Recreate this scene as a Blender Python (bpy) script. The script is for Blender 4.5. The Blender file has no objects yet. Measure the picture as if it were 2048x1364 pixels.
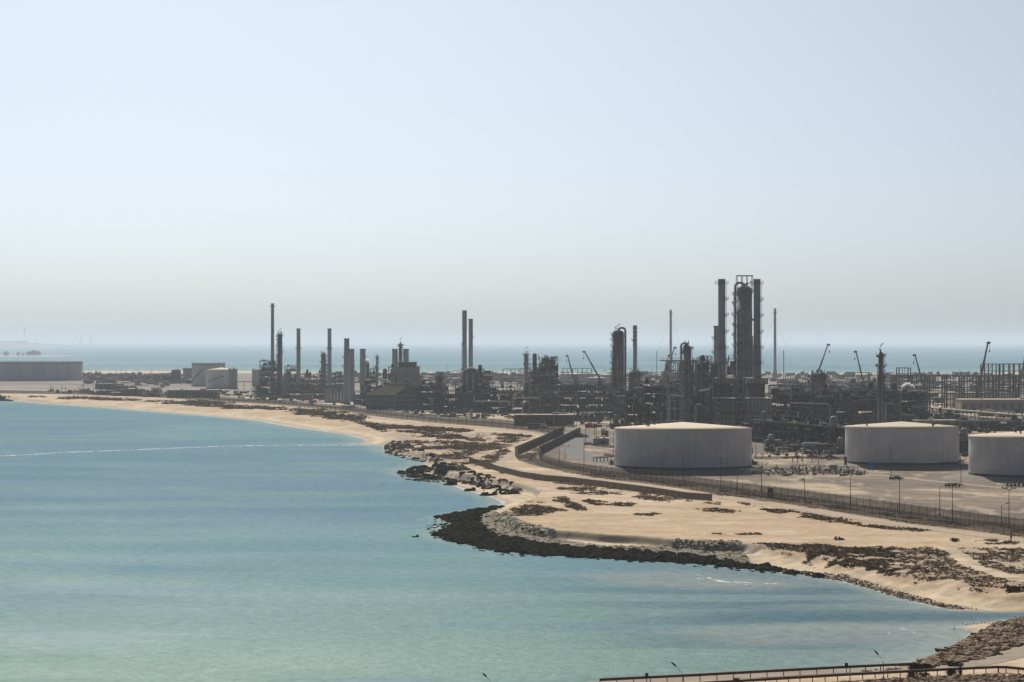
import bpy, math, random
import numpy as np
from mathutils import Vector, Matrix
R = math.radians
scene = bpy.context.scene
# ------------------------------------------------------------------ camera / sky / sun / exposure
F, CH, HY = 5200.0, 55.0, 684.0            # focal length in photo pixels, camera height, horizon row
WATER = -3.0
cam_d = bpy.data.cameras.new('camera'); cam = bpy.data.objects.new('camera', cam_d)
scene.collection.objects.link(cam); scene.camera = cam
cam.location = (0, 0, CH); cam.rotation_euler = (R(90), 0, 0)
cam_d.sensor_width = 36; cam_d.lens = F/2048*36; cam_d.shift_y = (HY-682)/2048
cam_d.clip_start = 1; cam_d.clip_end = 400000
SUN_EL, SUN_AZ = 40.0, -9.0                # azimuth from +Y towards +X
w = bpy.data.worlds.new('World'); scene.world = w; w.use_nodes = True
nt = w.node_tree; nt.nodes.clear()
sky = nt.nodes.new('ShaderNodeTexSky'); sky.sky_type = 'NISHITA'; sky.sun_disc = False
sky.sun_elevation = R(SUN_EL); sky.sun_rotation = R(SUN_AZ)
sky.altitude = 0; sky.air_density = 0.2; sky.dust_density = 2.5; sky.ozone_density = 6.0
bg = nt.nodes.new('ShaderNodeBackground'); bg.inputs['Strength'].default_value = 0.091
wo = nt.nodes.new('ShaderNodeOutputWorld')
tn = nt.nodes.new('ShaderNodeVectorMath'); tn.operation = 'MULTIPLY'; tn.inputs[1].default_value = (.965, 1.035, .935)   # white balance of the sky light
nt.links.new(sky.outputs[0], tn.inputs[0]); nt.links.new(tn.outputs[0], bg.inputs[0]); nt.links.new(bg.outputs[0], wo.inputs[0])
sd = bpy.data.lights.new('sun', 'SUN'); sd.energy = 4.6; sd.angle = R(0.6); sd.color = (1.0, 0.93, 0.83)
sun = bpy.data.objects.new('sun', sd); scene.collection.objects.link(sun)
sv = Vector((math.sin(R(SUN_AZ))*math.cos(R(SUN_EL)), math.cos(R(SUN_AZ))*math.cos(R(SUN_EL)), math.sin(R(SUN_EL))))
sun.rotation_euler = sv.to_track_quat('Z', 'Y').to_euler()
vs = scene.view_settings
scene.display_settings.display_device = 'sRGB'
vs.view_transform = 'Standard'; vs.look = 'None'; vs.gamma = 1; vs.use_curve_mapping = False
vs.exposure = 0.0
scene.cycles.volume_bounces = 1
scene.cycles.max_bounces = 6
HAZE_DENSITY = 5.0e-5

col = scene.collection
rnd = random.Random(7)

# ------------------------------------------------------------------ helpers
def G(px, py, z=0.0):
    Y = (CH-z)*F/(py-HY)
    return ((px-1024)*Y/F, Y, z)
def mpp(py, z=0.0):                         # metres per photo pixel at that ground row
    return (CH-z)/(py-HY)

class MB:
    def __init__(s): s.v = []; s.f = []; s.sm = []
    def add(s, vs_, fs_, smooth=False):
        n = len(s.v); s.v.extend(vs_)
        s.f.extend([tuple(i+n for i in f) for f in fs_]); s.sm.extend([smooth]*len(fs_))
        return s
    def box(s, cx, cy, cz, sx, sy, sz, rz=0.0):          # cz = bottom
        c, d = math.cos(rz), math.sin(rz); p = []
        for z in (cz, cz+sz):
            for a, b in ((-1,-1),(1,-1),(1,1),(-1,1)):
                x, y = a*sx/2, b*sy/2
                p.append((cx+x*c-y*d, cy+x*d+y*c, z))
        return s.add(p, [(0,3,2,1),(4,5,6,7),(0,1,5,4),(1,2,6,5),(2,3,7,6),(3,0,4,7)])
    def bar(s, a, b, t, t2=None, n=4, cap=False, smooth=False):
        a = Vector(a); b = Vector(b); d = b-a
        if d.length < 1e-6: return s
        t2 = t if t2 is None else t2
        d.normalize(); up = Vector((0,0,1)) if abs(d.z) < .95 else Vector((0,1,0))
        u = d.cross(up).normalized(); v = d.cross(u).normalized()
        p = []; o = math.pi/n if n == 4 else 0
        k = 1/math.cos(math.pi/n) if n == 4 else 1
        for q, r in ((a, t/2), (b, t2/2)):
            for i in range(n):
                an = 2*math.pi*i/n+o
                p.append(tuple(q+u*math.cos(an)*r*k+v*math.sin(an)*r*k))
        f = [(i, (i+1) % n, n+(i+1) % n, n+i) for i in range(n)]
        if cap: f += [tuple(range(n-1,-1,-1)), tuple(range(n, 2*n))]
        return s.add(p, f, smooth or n > 6)
    def pipe(s, pts, t, n=6):
        for a, b in zip(pts, pts[1:]): s.bar(a, b, t, n=n, smooth=True)
        return s
    def lathe(s, prof, n=16, cx=0, cy=0, cap=True, smooth=True, a0=0, a1=2*math.pi):
        p = []; full = abs(a1-a0-2*math.pi) < 1e-6; m = n if full else n+1
        for r, z in prof:
            for i in range(m):
                an = a0+(a1-a0)*i/n
                p.append((cx+r*math.cos(an), cy+r*math.sin(an), z))
        f = []
        for k in range(len(prof)-1):
            for i in range(n):
                j = (i+1) % m
                f.append((k*m+i, k*m+j, (k+1)*m+j, (k+1)*m+i))
        s.add(p, f, smooth)
        if cap and full:
            b = len(s.v)-len(p)
            if prof[-1][0] > .01: s.f.append(tuple(b+(len(prof)-1)*m+i for i in range(m))); s.sm.append(False)
            if prof[0][0] > .01: s.f.append(tuple(b+i for i in range(m-1,-1,-1))); s.sm.append(False)
        return s
    def hcyl(s, a, b, r, n=12):                            # closed drum with dished ends
        a = Vector(a); b = Vector(b); d = (b-a).normalized()
        s.bar(a, b, 2*r, n=n, smooth=True)
        s.bar(a, a-d*r*.4, 2*r, r, n=n, cap=True, smooth=True); s.bar(b, b+d*r*.4, 2*r, r, n=n, cap=True, smooth=True)
        return s
    def build(s, name, m, parent=None, loc=None, rz=0):
        me = bpy.data.meshes.new(name); me.from_pydata(s.v, [], s.f); me.materials.append(m)
        me.polygons.foreach_set('use_smooth', s.sm); me.update()
        o = bpy.data.objects.new(name, me); col.objects.link(o)
        if parent is not None: o.parent = parent
        if loc is not None: o.location = loc
        if rz: o.rotation_euler.z = rz
        return o

def tag(o, label=None, cat=None, group=None, kind=None):
    if label: o['label'] = label
    if cat: o['category'] = cat
    if group: o['group'] = group
    if kind: o['kind'] = kind
    return o
def thing(name, label, cat, loc, rz=0, group=None):
    o = bpy.data.objects.new(name, None); col.objects.link(o); o.empty_display_size = 1
    o.location = loc; o.rotation_euler = (0, 0, rz)
    return tag(o, label, cat, group)
def copy_tree(o, parent=None):
    c = o.copy(); col.objects.link(c)
    if parent is not None: c.parent = parent
    for ch in list(o.children): copy_tree(ch, c)
    return c

# ------------------------------------------------------------------ materials
def mat(name, c, rough=.8, var=.25, scale=.3, c2=None, streak=0.0, bump=0.0, metal=0.0, emis=None, spec=.12):
    m = bpy.data.materials.new(name); m.use_nodes = True; t = m.node_tree; N = t.nodes; L = t.links
    b = N['Principled BSDF']; b.inputs['Roughness'].default_value = rough; b.inputs['Metallic'].default_value = metal
    b.inputs['Specular IOR Level'].default_value = spec
    tc = N.new('ShaderNodeTexCoord'); geo = N.new('ShaderNodeNewGeometry')
    mp = N.new('ShaderNodeMapping'); L.new(geo.outputs['Position'], mp.inputs[0])
    mp.inputs['Scale'].default_value = (1, 1, .18 if streak else 1)
    n = N.new('ShaderNodeTexNoise'); n.inputs['Scale'].default_value = scale; n.inputs['Detail'].default_value = 6
    n.inputs['Roughness'].default_value = .65
    L.new(mp.outputs[0], n.inputs['Vector'])
    cr = N.new('ShaderNodeValToRGB'); L.new(n.outputs['Fac'], cr.inputs[0])
    d = c2 if c2 else tuple(x*(1-var*1.6) for x in c)
    cr.color_ramp.elements[0].position = .32; cr.color_ramp.elements[0].color = (*d, 1)
    cr.color_ramp.elements[1].position = .66; cr.color_ramp.elements[1].color = (*[min(1, x*(1+var*.6)) for x in c], 1)
    oi = N.new('ShaderNodeObjectInfo'); hs = N.new('ShaderNodeHueSaturation')
    mr = N.new('ShaderNodeMapRange'); mr.inputs[3].default_value = .85; mr.inputs[4].default_value = 1.15
    L.new(oi.outputs['Random'], mr.inputs[0]); L.new(mr.outputs[0], hs.inputs['Value'])
    L.new(cr.outputs[0], hs.inputs['Color']); L.new(hs.outputs[0], b.inputs['Base Color'])
    if bump:
        bn = N.new('ShaderNodeBump'); bn.inputs['Strength'].default_value = bump; bn.inputs['Distance'].default_value = .3
        L.new(n.outputs['Fac'], bn.inputs['Height']); L.new(bn.outputs[0], b.inputs['Normal'])
    return m

M = dict(
 steel=mat('dark_steel', (.060,.066,.080), .7, .35, .25, streak=1),
 steel2=mat('brown_steel', (.125,.102,.088), .75, .35, .3, streak=1),
 grey=mat('grey_painted_steel', (.32,.33,.34), .6, .2, .12, streak=1),
 light=mat('aluminium_cladding', (.36,.355,.34), .6, .25, .3, streak=1),
 dark=mat('dark_grey_equipment', (.034,.040,.052), .8, .4, .2),
 navy=mat('dark_blue_equipment', (.032,.044,.070), .8, .35, .2),
 rust=mat('rusty_steel', (.15,.085,.055), .85, .4, .5),
 ochre=mat('ochre_cladding', (.26,.18,.09), .8, .3, .3),
 stackg=mat('stack_grey_paint', (.26,.285,.325), .65, .18, .09, streak=1),
 clad=mat('heater_cladding', (.50,.47,.43), .6, .2, .15, streak=1),
 stackb=mat('stack_brown_paint', (.23,.225,.25), .7, .2, .12, streak=1),
 stackw=mat('flare_pale_paint', (.32,.32,.34), .6, .2, .1, streak=1),
 red=mat('red_paint', (.35,.04,.035), .5, .2, 1),
 white=mat('white_paint', (.78,.77,.74), .5, .08, .5),
 
 tankold=mat('old_tank_paint', (.70,.69,.66), .6, .12, .1, streak=1),
 tankroof=mat('tank_roof_paint', (.64,.54,.41), .8, .06, .15, spec=.1),
 skirt=mat('tank_base_tar', (.05,.05,.055), .8, .3, .6),
 conc=mat('beige_concrete', (.40,.335,.26), .9, .15, .15),
 conc2=mat('grey_concrete', (.30,.28,.25), .9, .2, .2),
 brick=mat('brown_block_wall', (.20,.145,.11), .9, .25, .25),
 roofg=mat('grey_sheet_roof', (.12,.118,.11), .95, .2, .3, spec=0),
 roofb=mat('brown_sheet_roof', (.10,.085,.066), .95, .15, .2, spec=0),
 glass=mat('dark_window_glass', (.03,.035,.04), .15, .1, 1, spec=.6),
 teal=mat('teal_sheet', (.07,.13,.13), .7, .2, .2),
 blue=mat('blue_paint', (.03,.20,.45), .5, .1, .6),
 orange=mat('orange_barrier_paint', (.45,.20,.10), .7, .25, .8),
 asph=mat('road_asphalt', (.155,.145,.135), .9, .16, .08),
 track=mat('sandy_road', (.40,.32,.235), .95, .1, .06),
 causeway=mat('causeway_road', (.34,.28,.215), .95, .14, .2),
 rustrail=mat('brown_rail_paint', (.11,.058,.04), .75, .3, 2),
 fence=mat('rusty_fence_post', (.12,.085,.065), .8, .3, 1),
 rockd=mat('wet_black_rock', (.034,.029,.021), .9, .5, 1.1, c2=(.007,.007,.006), bump=.5, spec=0),
 rockb=mat('brown_rock', (.065,.048,.035), .9, .5, .7, bump=.5, spec=0),
 rockg=mat('grey_brown_rock', (.17,.145,.115), .95, .4, .5, bump=.5, spec=0),
 rockp=mat('pale_rubble_rock', (.50,.44,.33), .95, .35, .6, bump=.5, spec=.05),
 rockt=mat('tan_boulder_rock', (.33,.24,.165), .95, .4, .9, bump=.7, spec=.05),
 scrub=mat('dry_scrub', (.125,.088,.054), .95, .5, .5, c2=(.05,.035,.021), spec=0),
 green=mat('green_shrub_leaves', (.07,.08,.03), .9, .4, 1.2, c2=(.03,.035,.015), spec=0),
 bark=mat('shrub_bark', (.08,.06,.045), .95, .3, 2),
 tyre=mat('black_rubber', (.02,.02,.02), .9, .2, 2),
 feather=mat('dark_feathers', (.03,.03,.035), .8, .3, 8),
)
def plate_mat(name, c):
    m = bpy.data.materials.new(name); m.use_nodes = True; t = m.node_tree; N = t.nodes; L = t.links; b = N['Principled BSDF']
    b.inputs['Roughness'].default_value = .6; b.inputs['Specular IOR Level'].default_value = .2
    tc = N.new('ShaderNodeTexCoord'); sp = N.new('ShaderNodeSeparateXYZ'); L.new(tc.outputs['Object'], sp.inputs[0])
    at = N.new('ShaderNodeMath'); at.operation = 'ARCTAN2'; L.new(sp.outputs[1], at.inputs[0]); L.new(sp.outputs[0], at.inputs[1])
    mu = N.new('ShaderNodeMath'); mu.operation = 'MULTIPLY'; mu.inputs[1].default_value = 29; L.new(at.outputs[0], mu.inputs[0])
    cb = N.new('ShaderNodeCombineXYZ'); L.new(mu.outputs[0], cb.inputs[0]); L.new(sp.outputs[2], cb.inputs[1])
    br = N.new('ShaderNodeTexBrick'); L.new(cb.outputs[0], br.inputs['Vector']); br.inputs['Scale'].default_value = 1; br.inputs['Brick Width'].default_value = 6; br.inputs['Row Height'].default_value = 2.4
    br.inputs['Mortar Size'].default_value = .10; br.inputs['Mortar Smooth'].default_value = .5; br.inputs['Color1'].default_value = (1,1,1,1); br.inputs['Color2'].default_value = (.93,.93,.92,1); br.inputs['Mortar'].default_value = (.84,.82,.79,1)
    mp = N.new('ShaderNodeMapping'); mp.inputs['Scale'].default_value = (.7, .05, 1); L.new(cb.outputs[0], mp.inputs[0])
    n = N.new('ShaderNodeTexNoise'); n.inputs['Scale'].default_value = 1.0; n.inputs['Detail'].default_value = 6; n.inputs['Roughness'].default_value = .7; L.new(mp.outputs[0], n.inputs['Vector'])
    cr = N.new('ShaderNodeValToRGB'); cr.color_ramp.elements[0].position = .3; cr.color_ramp.elements[0].color = (*[x*y for x, y in zip(c, (.88,.86,.83))], 1); cr.color_ramp.elements[1].position = .6; cr.color_ramp.elements[1].color = (*c, 1); L.new(n.outputs['Fac'], cr.inputs[0])
    n2 = N.new('ShaderNodeTexNoise'); n2.inputs['Scale'].default_value = .12; n2.inputs['Detail'].default_value = 4; L.new(cb.outputs[0], n2.inputs['Vector'])
    mr = N.new('ShaderNodeMapRange'); mr.inputs[1].default_value = .3; mr.inputs[2].default_value = .7; mr.inputs[3].default_value = .88; mr.inputs[4].default_value = 1.06; L.new(n2.outputs['Fac'], mr.inputs[0])
    v1 = N.new('ShaderNodeVectorMath'); v1.operation = 'MULTIPLY'; L.new(cr.outputs[0], v1.inputs[0]); L.new(br.outputs['Color'], v1.inputs[1])
    v2 = N.new('ShaderNodeVectorMath'); v2.operation = 'SCALE'; L.new(v1.outputs[0], v2.inputs[0]); L.new(mr.outputs[0], v2.inputs['Scale']); L.new(v2.outputs[0], b.inputs['Base Color'])
    return m
M['tank'] = plate_mat('tank_wall_plates', (.68,.67,.66))
def fence_mat(name, c, fac):
    m = bpy.data.materials.new(name); m.use_nodes = True; t = m.node_tree; N = t.nodes; L = t.links
    b = N['Principled BSDF']; b.inputs['Roughness'].default_value = .8
    n = N.new('ShaderNodeTexNoise'); n.inputs['Scale'].default_value = .4; g = N.new('ShaderNodeNewGeometry')
    L.new(g.outputs['Position'], n.inputs['Vector'])
    cr = N.new('ShaderNodeValToRGB'); L.new(n.outputs['Fac'], cr.inputs[0])
    cr.color_ramp.elements[0].color = (*[x*.6 for x in c], 1); cr.color_ramp.elements[1].color = (*[x*1.3 for x in c], 1)
    L.new(cr.outputs[0], b.inputs['Base Color']); b.inputs['Alpha'].default_value = fac
    return m
M['mesh'] = fence_mat('fence_wire_mesh', (.085,.062,.045), .40)
M['palisade'] = fence_mat('palisade_slats', (.075,.048,.03), .78)

# ------------------------------------------------------------------ numpy terrain tools
def hsh(ix, iy, seed):
    h = (ix.astype(np.int64)*374761393 + iy.astype(np.int64)*668265263 + seed*144665) & 0xffffffff
    h = ((h ^ (h >> 13))*1274126177) & 0xffffffff
    return ((h ^ (h >> 16)) & 0xffff)/65535.0
def vnoise(x, y, s, seed=0):
    x = x/s; y = y/s; ix = np.floor(x); iy = np.floor(y); fx = x-ix; fy = y-iy
    fx = fx*fx*(3-2*fx); fy = fy*fy*(3-2*fy)
    a = hsh(ix, iy, seed); b = hsh(ix+1, iy, seed); c = hsh(ix, iy+1, seed); d = hsh(ix+1, iy+1, seed)
    return (a*(1-fx)+b*fx)*(1-fy)+(c*(1-fx)+d*fx)*fy
def fbm(x, y, s, seed=0, o=4):
    t = 0; a = .5; n = 0
    for k in range(o):
        t = t+a*vnoise(x+13.7*k, y-7.3*k, s/2**k, seed+k); n += a; a *= .55
    return t/n
def segs(poly):
    a = np.array(poly, float); return a, np.roll(a, -1, 0)
def sdist(poly, X, Y, attr=None):
    """signed distance, positive inside; optionally an attribute taken from the nearest segment"""
    A, B = segs(poly); best = np.full(X.shape, 1e18); ins = np.zeros(X.shape, bool)
    at = np.zeros(X.shape) if attr is not None else None
    for k, ((ax, ay), (bx, by)) in enumerate(zip(A, B)):
        dx, dy = bx-ax, by-ay; L2 = dx*dx+dy*dy+1e-9
        t = np.clip(((X-ax)*dx+(Y-ay)*dy)/L2, 0, 1)
        d = (X-ax-t*dx)**2+(Y-ay-t*dy)**2
        m = d < best; best = np.where(m, d, best)
        if attr is not None:
            v = attr[k]*(1-t)+attr[(k+1) % len(attr)]*t; at = np.where(m, v, at)
        if abs(dy) > 1e-9:
            c = ((ay > Y) != (by > Y)) & (X < dx*(Y-ay)/dy+ax); ins ^= c
    s = np.sqrt(best)*np.where(ins, 1, -1)
    return (s, at) if attr is not None else s
def W2(pts, z): return [G(a, b, z)[:2] for a, b in pts]
def ss(a, b, x):
    t = np.clip((x-a)/(b-a), 0, 1); return t*t*(3-2*t)

SH = [(-900,797),(-300,799),(0,801.5),(25,801),(100,807.5),(200,814),(300,822),(400,830),(512,840),(600,855),(660,863),(700,870),
 (728,877.6),(737,883),(726,886.5),(700,887.5),(740,889),(772,891),(771,902),(787,907),(817,912.5),(835,916),(858,922),(850,930),(812,940),
 (805,947),(832,953),(863,956),(883,961),(908,970),(934,981),(959,986),(985,994),(1002,1001),(1007,1007),(990,1017),(959,1021),
 (915,1029),(886,1036),(900,1043),(913,1049),(890,1060),(876,1070),(899,1079),(952,1091),(1018,1103),(1097,1108),(1203,1113),
 (1308,1120),(1400,1126),(1495,1137),(1590,1147),(1685,1163),(1748,1179),(1811,1198),(1875,1214),(1906,1220),(2001,1224.5),
 (2300,1226),(2300,1236),(2030,1236),(2010,1239),(1975,1245),(1930,1251),(1911,1255),(1928,1258),(1951,1261),(1940,1270),(1922,1284),(1875,1309),(1837,1321),(1811,1331),(1600,1346),
 (1400,1360),(1200,1373),(900,1396),(500,1440),(-400,1520),(-400,1800),(6000,1800),(9000,745),(2048,745),(1500,747),(900,744),
 (165,742),(-900,742)]
SHORE = W2(SH, WATER)
# plateau edge with ramp width
PL = [(-900,790,40),(0,792,40),(200,802,40),(400,815,35),(520,824,30),(640,838,30),(740,852,25),(800,868,18),(790,880,10),(800,893,8),
 (850,905,8),(888,918,6),(872,936,5),(900,944,3),(952,951,2.4),(1018,962,2.4),(1058,970,2.4),(1084,981,2.4),(1079,993,2),(1044,1006,2.5),
 (1018,1015,2.5),(1010,1027,2.5),(1029,1041,2),(1044,1046,2.4),(1079,1056.6,2.4),(1137,1062,2.4),(1229,1068.5,2.4),(1308,1074,2.4),
 (1400,1083,2.4),(1495,1087.5,2.5),(1542,1091,7),(1640,1104,14),(1716,1120,14),(1843,1148,12),(1938,1168,12),(2048,1185,12),(2300,1206,12),
 (2600,1215,8),(2600,1240,8),(2120,1250,7),(2048,1275,7),(2000,1298,7),(1950,1316,7),(1880,1330,6),(1830,1338,4),(1600,1351,2.5),(1400,1365,2.5),(1200,1378,2.5),
 (900,1402,2.5),(500,1448,2.5),(-350,1535,2.5),(-350,1750,5),(5800,1750,5),(8800,747,20),(2048,747,20),(1500,749,20),(900,746,20),(165,744,20),(-900,744,20)]
PLAT = W2([(a, b) for a, b, c in PL], 0); PLW = [c for a, b, c in PL]
YARD = W2([(-900,786),(150,788),(420,800),(640,810),(780,832),(985,852),(1100,867),(1140,873),(1070,914),(1110,933),(1190,948),(1400,976),(1586,1004),(1838,1042),
 (2100,1076),(2600,1130),(9000,900),(9000,750),(-900,746)], 0)
REEF = W2([(1010,1014),(989,1013),(939,1022),(870,1033),(905,1049),(865,1070),(899,1083),(952,1096),(1018,1108),(1097,1113),(1203,1118),
 (1308,1124),(1400,1130),(1495,1140),(1590,1149),(1660,1160),(1640,1152),(1560,1138),(1480,1128),(1400,1117),(1300,1109),(1200,1102),(1110,1095),(1050,1086),
 (1000,1077),(972,1064),(958,1048),(968,1032),(990,1021)], WATER)
RUBBLE = W2([(985,1022),(1008,1030),(1022,1048),(1050,1062),(1137,1083),(1216,1093),(1308,1093),(1400,1098),(1480,1100),(1500,1125),(1400,1122),(1300,1114),(1200,1106),(1110,1099),(1040,1086),(985,1072),(962,1052),(965,1034)], -2.4)
HEADL = W2([(768,889),(772,904),(800,910),(822,914),(870,922),(862,930),(800,940),(800,950),(835,956),(880,958),(905,958),(950,966),(1000,975),(1040,985),(1050,978),(1000,965),(950,952),(930,940),(890,930),(870,915),(800,888)], -1.5)
TANKS = [(1366.5,933,136.5,1107), (1804,926,113,None), (2066,948,127,None)]
def tank_geom(cx, pyb, hw):
    s = mpp(pyb, 1.6); Y = s*F; return (cx-1024)*s, Y, hw*s, s
TG = [tank_geom(1366.5,933,136.5), tank_geom(1804,925,113), tank_geom(2066,949,127)]
TRACKS = []
def height(X, Y):
    d = sdist(SHORE, X, Y)
    near = np.clip(Y/800, .35, 3)
    d = d + (vnoise(X, Y, 6, 3)-.5)*1.6*near*0.6 + (vnoise(X, Y, 22, 4)-.5)*3*near*.6
    dc, wd = sdist(PLAT, X, Y, PLW)
    dc = dc + (vnoise(X, Y, 9, 8)-.5)*np.minimum(wd, 3)*.7
    beach = np.where(d > 0, np.minimum(WATER+.04*d+.05*np.sqrt(np.maximum(d, 0)), np.where(wd < 3.5, -2.4, -1.9)), np.maximum(WATER+.12*d, -7))
    k = ss(0, 1, (dc+wd)/wd)
    h = beach*(1-k)+0*k
    h = np.where(d < 0, np.minimum(h, WATER+.02*np.minimum(d, 0)*3), h)
    # little dunes on the vegetated slope
    dune = (wd > 5) & (Y < 900)
    h = h+np.where(dune & (d > 3), (fbm(X, Y, 7, 31)-.5)*1.6*np.exp(-((dc-5)/26)**2)*np.clip(d/8, 0, 1)*(Y > 480), 0)
    for tx, ty, tr, s in TG:
        q = np.hypot(X-tx, Y-ty)-tr
        h = h+1.6*(1-ss(2.5, 12, q))*(d > 0)
    return h, d, dc, wd
def hz(x, y):
    h, _, _, _ = height(np.array([float(x)]), np.array([float(y)])); return float(h[0])
def grid(pxs, pys, z):
    Yr = (CH-z)*F/(np.array(pys)-HY)
    PX, YY = np.meshgrid(np.array(pxs), Yr)
    return (PX-1024)*YY/F, YY
def gridmesh(name, X, Y, Z, mat_, cols=None, keep=None, attrs=None):
    nr, nc = X.shape
    v = np.stack([X, Y, Z], -1).reshape(-1, 3)
    i = np.arange(nr*nc).reshape(nr, nc)
    q = np.stack([i[:-1,:-1], i[:-1,1:], i[1:,1:], i[1:,:-1]], -1).reshape(-1, 4)
    q = q[:, ::-1]
    if keep is not None:
        kf = keep.reshape(-1)[q].any(1); q = q[kf]
    me = bpy.data.meshes.new(name)
    me.vertices.add(len(v)); me.vertices.foreach_set('co', v.astype(np.float32).ravel())
    me.loops.add(q.size); me.loops.foreach_set('vertex_index', q.astype(np.int32).ravel())
    me.polygons.add(len(q)); me.polygons.foreach_set('loop_start', np.arange(0, q.size, 4, dtype=np.int32))
    me.polygons.foreach_set('use_smooth', np.ones(len(q), bool))
    me.update(calc_edges=True); me.validate()
    if cols is not None:
        a = me.color_attributes.new('tint', 'FLOAT_COLOR', 'POINT')
        c = np.concatenate([cols.reshape(-1, 3), np.ones((len(v), 1))], 1)
        a.data.foreach_set('color', c.astype(np.float32).ravel())
    me.materials.append(mat_)
    o = bpy.data.objects.new(name, me); col.objects.link(o)
    return o

def ground_mat():
    m = bpy.data.materials.new('desert_ground'); m.use_nodes = True; t = m.node_tree; N = t.nodes; L = t.links
    b = N['Principled BSDF']; b.inputs['Roughness'].default_value = .95; b.inputs['Specular IOR Level'].default_value = .15
    a = N.new('ShaderNodeVertexColor'); a.layer_name = 'tint'
    g = N.new('ShaderNodeNewGeometry'); prev = a.outputs[0]
    for sc, lo, hi in ((2.2,.86,1.12),(.35,.82,1.16),(.06,.88,1.12)):
        n = N.new('ShaderNodeTexNoise'); n.inputs['Scale'].default_value = sc; n.inputs['Detail'].default_value = 5
        L.new(g.outputs['Position'], n.inputs['Vector'])
        mr = N.new('ShaderNodeMapRange'); mr.inputs[1].default_value = .3; mr.inputs[2].default_value = .7
        mr.inputs[3].default_value = lo; mr.inputs[4].default_value = hi; L.new(n.outputs['Fac'], mr.inputs[0])
        mx = N.new('ShaderNodeVectorMath'); mx.operation = 'SCALE'; L.new(prev, mx.inputs[0]); L.new(mr.outputs[0], mx.inputs['Scale'])
        prev = mx.outputs[0]
    L.new(prev, b.inputs['Base Color'])
    n = N.new('ShaderNodeTexNoise'); n.inputs['Scale'].default_value = .8; n.inputs['Detail'].default_value = 8
    L.new(g.outputs['Position'], n.inputs['Vector'])
    bn = N.new('ShaderNodeBump'); bn.inputs['Strength'].default_value = .35; bn.inputs['Distance'].default_value = .4
    L.new(n.outputs['Fac'], bn.inputs['Height']); L.new(bn.outputs[0], b.inputs['Normal'])
    return m

def mixc(c, m, k):
    k = np.clip(k, 0, 1)[..., None]; return c*(1-k)+np.array(m)*k
SAND = (.56,.455,.33); PSAND = (.61,.485,.325)
def polyd(pts, z, X, Y): return sdist(W2(pts, z), X, Y)

pxs = np.concatenate([np.arange(-3000,-240,60), np.arange(-240,2300,2.4), np.arange(2300,5000,60)])
pys = np.concatenate([[741,743], np.arange(745,780,2.0), np.arange(780,1030,.9), np.arange(1030,1104,.42), np.arange(1104,1400,.9), np.arange(1400,1500,3), np.arange(1500,1900,20)])
GX, GY = grid(pxs, pys, -1.0)
GH, GD, GDC, GW = height(GX, GY)
yard = sdist(YARD, GX, GY)
c = np.ones(GX.shape+(3,))*np.array((.475,.345,.215))
# tonal streaks on the open flat
n1 = fbm(GX, GY, 45, 11); n2 = fbm(GX, GY*.5, 14, 12); n3 = fbm(GX, GY, 5, 13)
c = mixc(c, (.58,.45,.32), ss(.45,.7,n1)); c = mixc(c, (.60,.48,.36), ss(.52,.66,fbm(GX*.5, GY, 18, 14))*.5); c = mixc(c, (.36,.25,.15), ss(.56,.68,fbm(GX*.35, GY, 9, 15))*.45)
c = mixc(c, (.42,.28,.16), ss(.55,.75,n2)*.6)
yc = np.ones_like(c)*np.array((.225,.17,.12))
yc = mixc(yc, (.15,.115,.085), ss(.42,.62,fbm(GX, GY, 30, 21)))
yc = mixc(yc, (.44,.34,.225), ss(.55,.7,fbm(GX, GY*.6, 38, 22)))
yc = mixc(yc, (.40,.33,.26), ss(1500,2400,GY)*.7)
yc = mixc(yc, (.60,.50,.38), ss(.50,.62,fbm(GX*.4+99, GY, 90, 26))*ss(1700,2300,GY)*(1-ss(3000,3500,GY))*.8)
yc = mixc(yc, (.22,.19,.165), ss(2900,3500,GY)*.85)
yc = mixc(yc, (.20,.165,.14), ss(.47,.56,fbm(GX*.3, GY, 150, 23))*ss(1900,2600,GY)*.8)
yc = mixc(yc, (.13,.11,.10), ss(.5,.6,fbm(GX*.5, GY, 60, 24))*ss(2300,3300,GY)*.6)
c = mixc(c, (0,0,0), 0*GX); k = ss(-1.5,1.5,yard)[..., None]; c = c*(1-k)+yc*k
yc = mixc(yc, (.13,.10,.075), ss(.50,.60,fbm(GX+.6*GY, GY*.45, 11, 28))*(GY < 1500)*.65)
yc = mixc(yc, (.50,.40,.28), ss(.60,.68,fbm(GX, GY*.3, 7, 29))*(GY < 1300)*.5)
c = c*(1-k)+yc*k
# corridor soil between the fences and road verges
c = mixc(c, (.13,.095,.065), ss(-10,-4,yard)*(1-ss(8,16,yard))*(GY < 2200)*(.45+.5*ss(.4,.6,fbm(GX, GY*.4, 12, 27))))
# beach, wet sand
bk = (1-ss(-1.9,-1.2,GH))*(GD > -5)
c = mixc(c, PSAND, bk*.9)
c = mixc(c, (.42,.34,.25), ss(.55,.7,fbm(GX, GY, 12, 41))*bk*.35)
c = mixc(c, (.36,.285,.20), (1-ss(.3,2.0,GD/np.clip(GY/500,1,9)))*(GD > -3)*.8)
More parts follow.
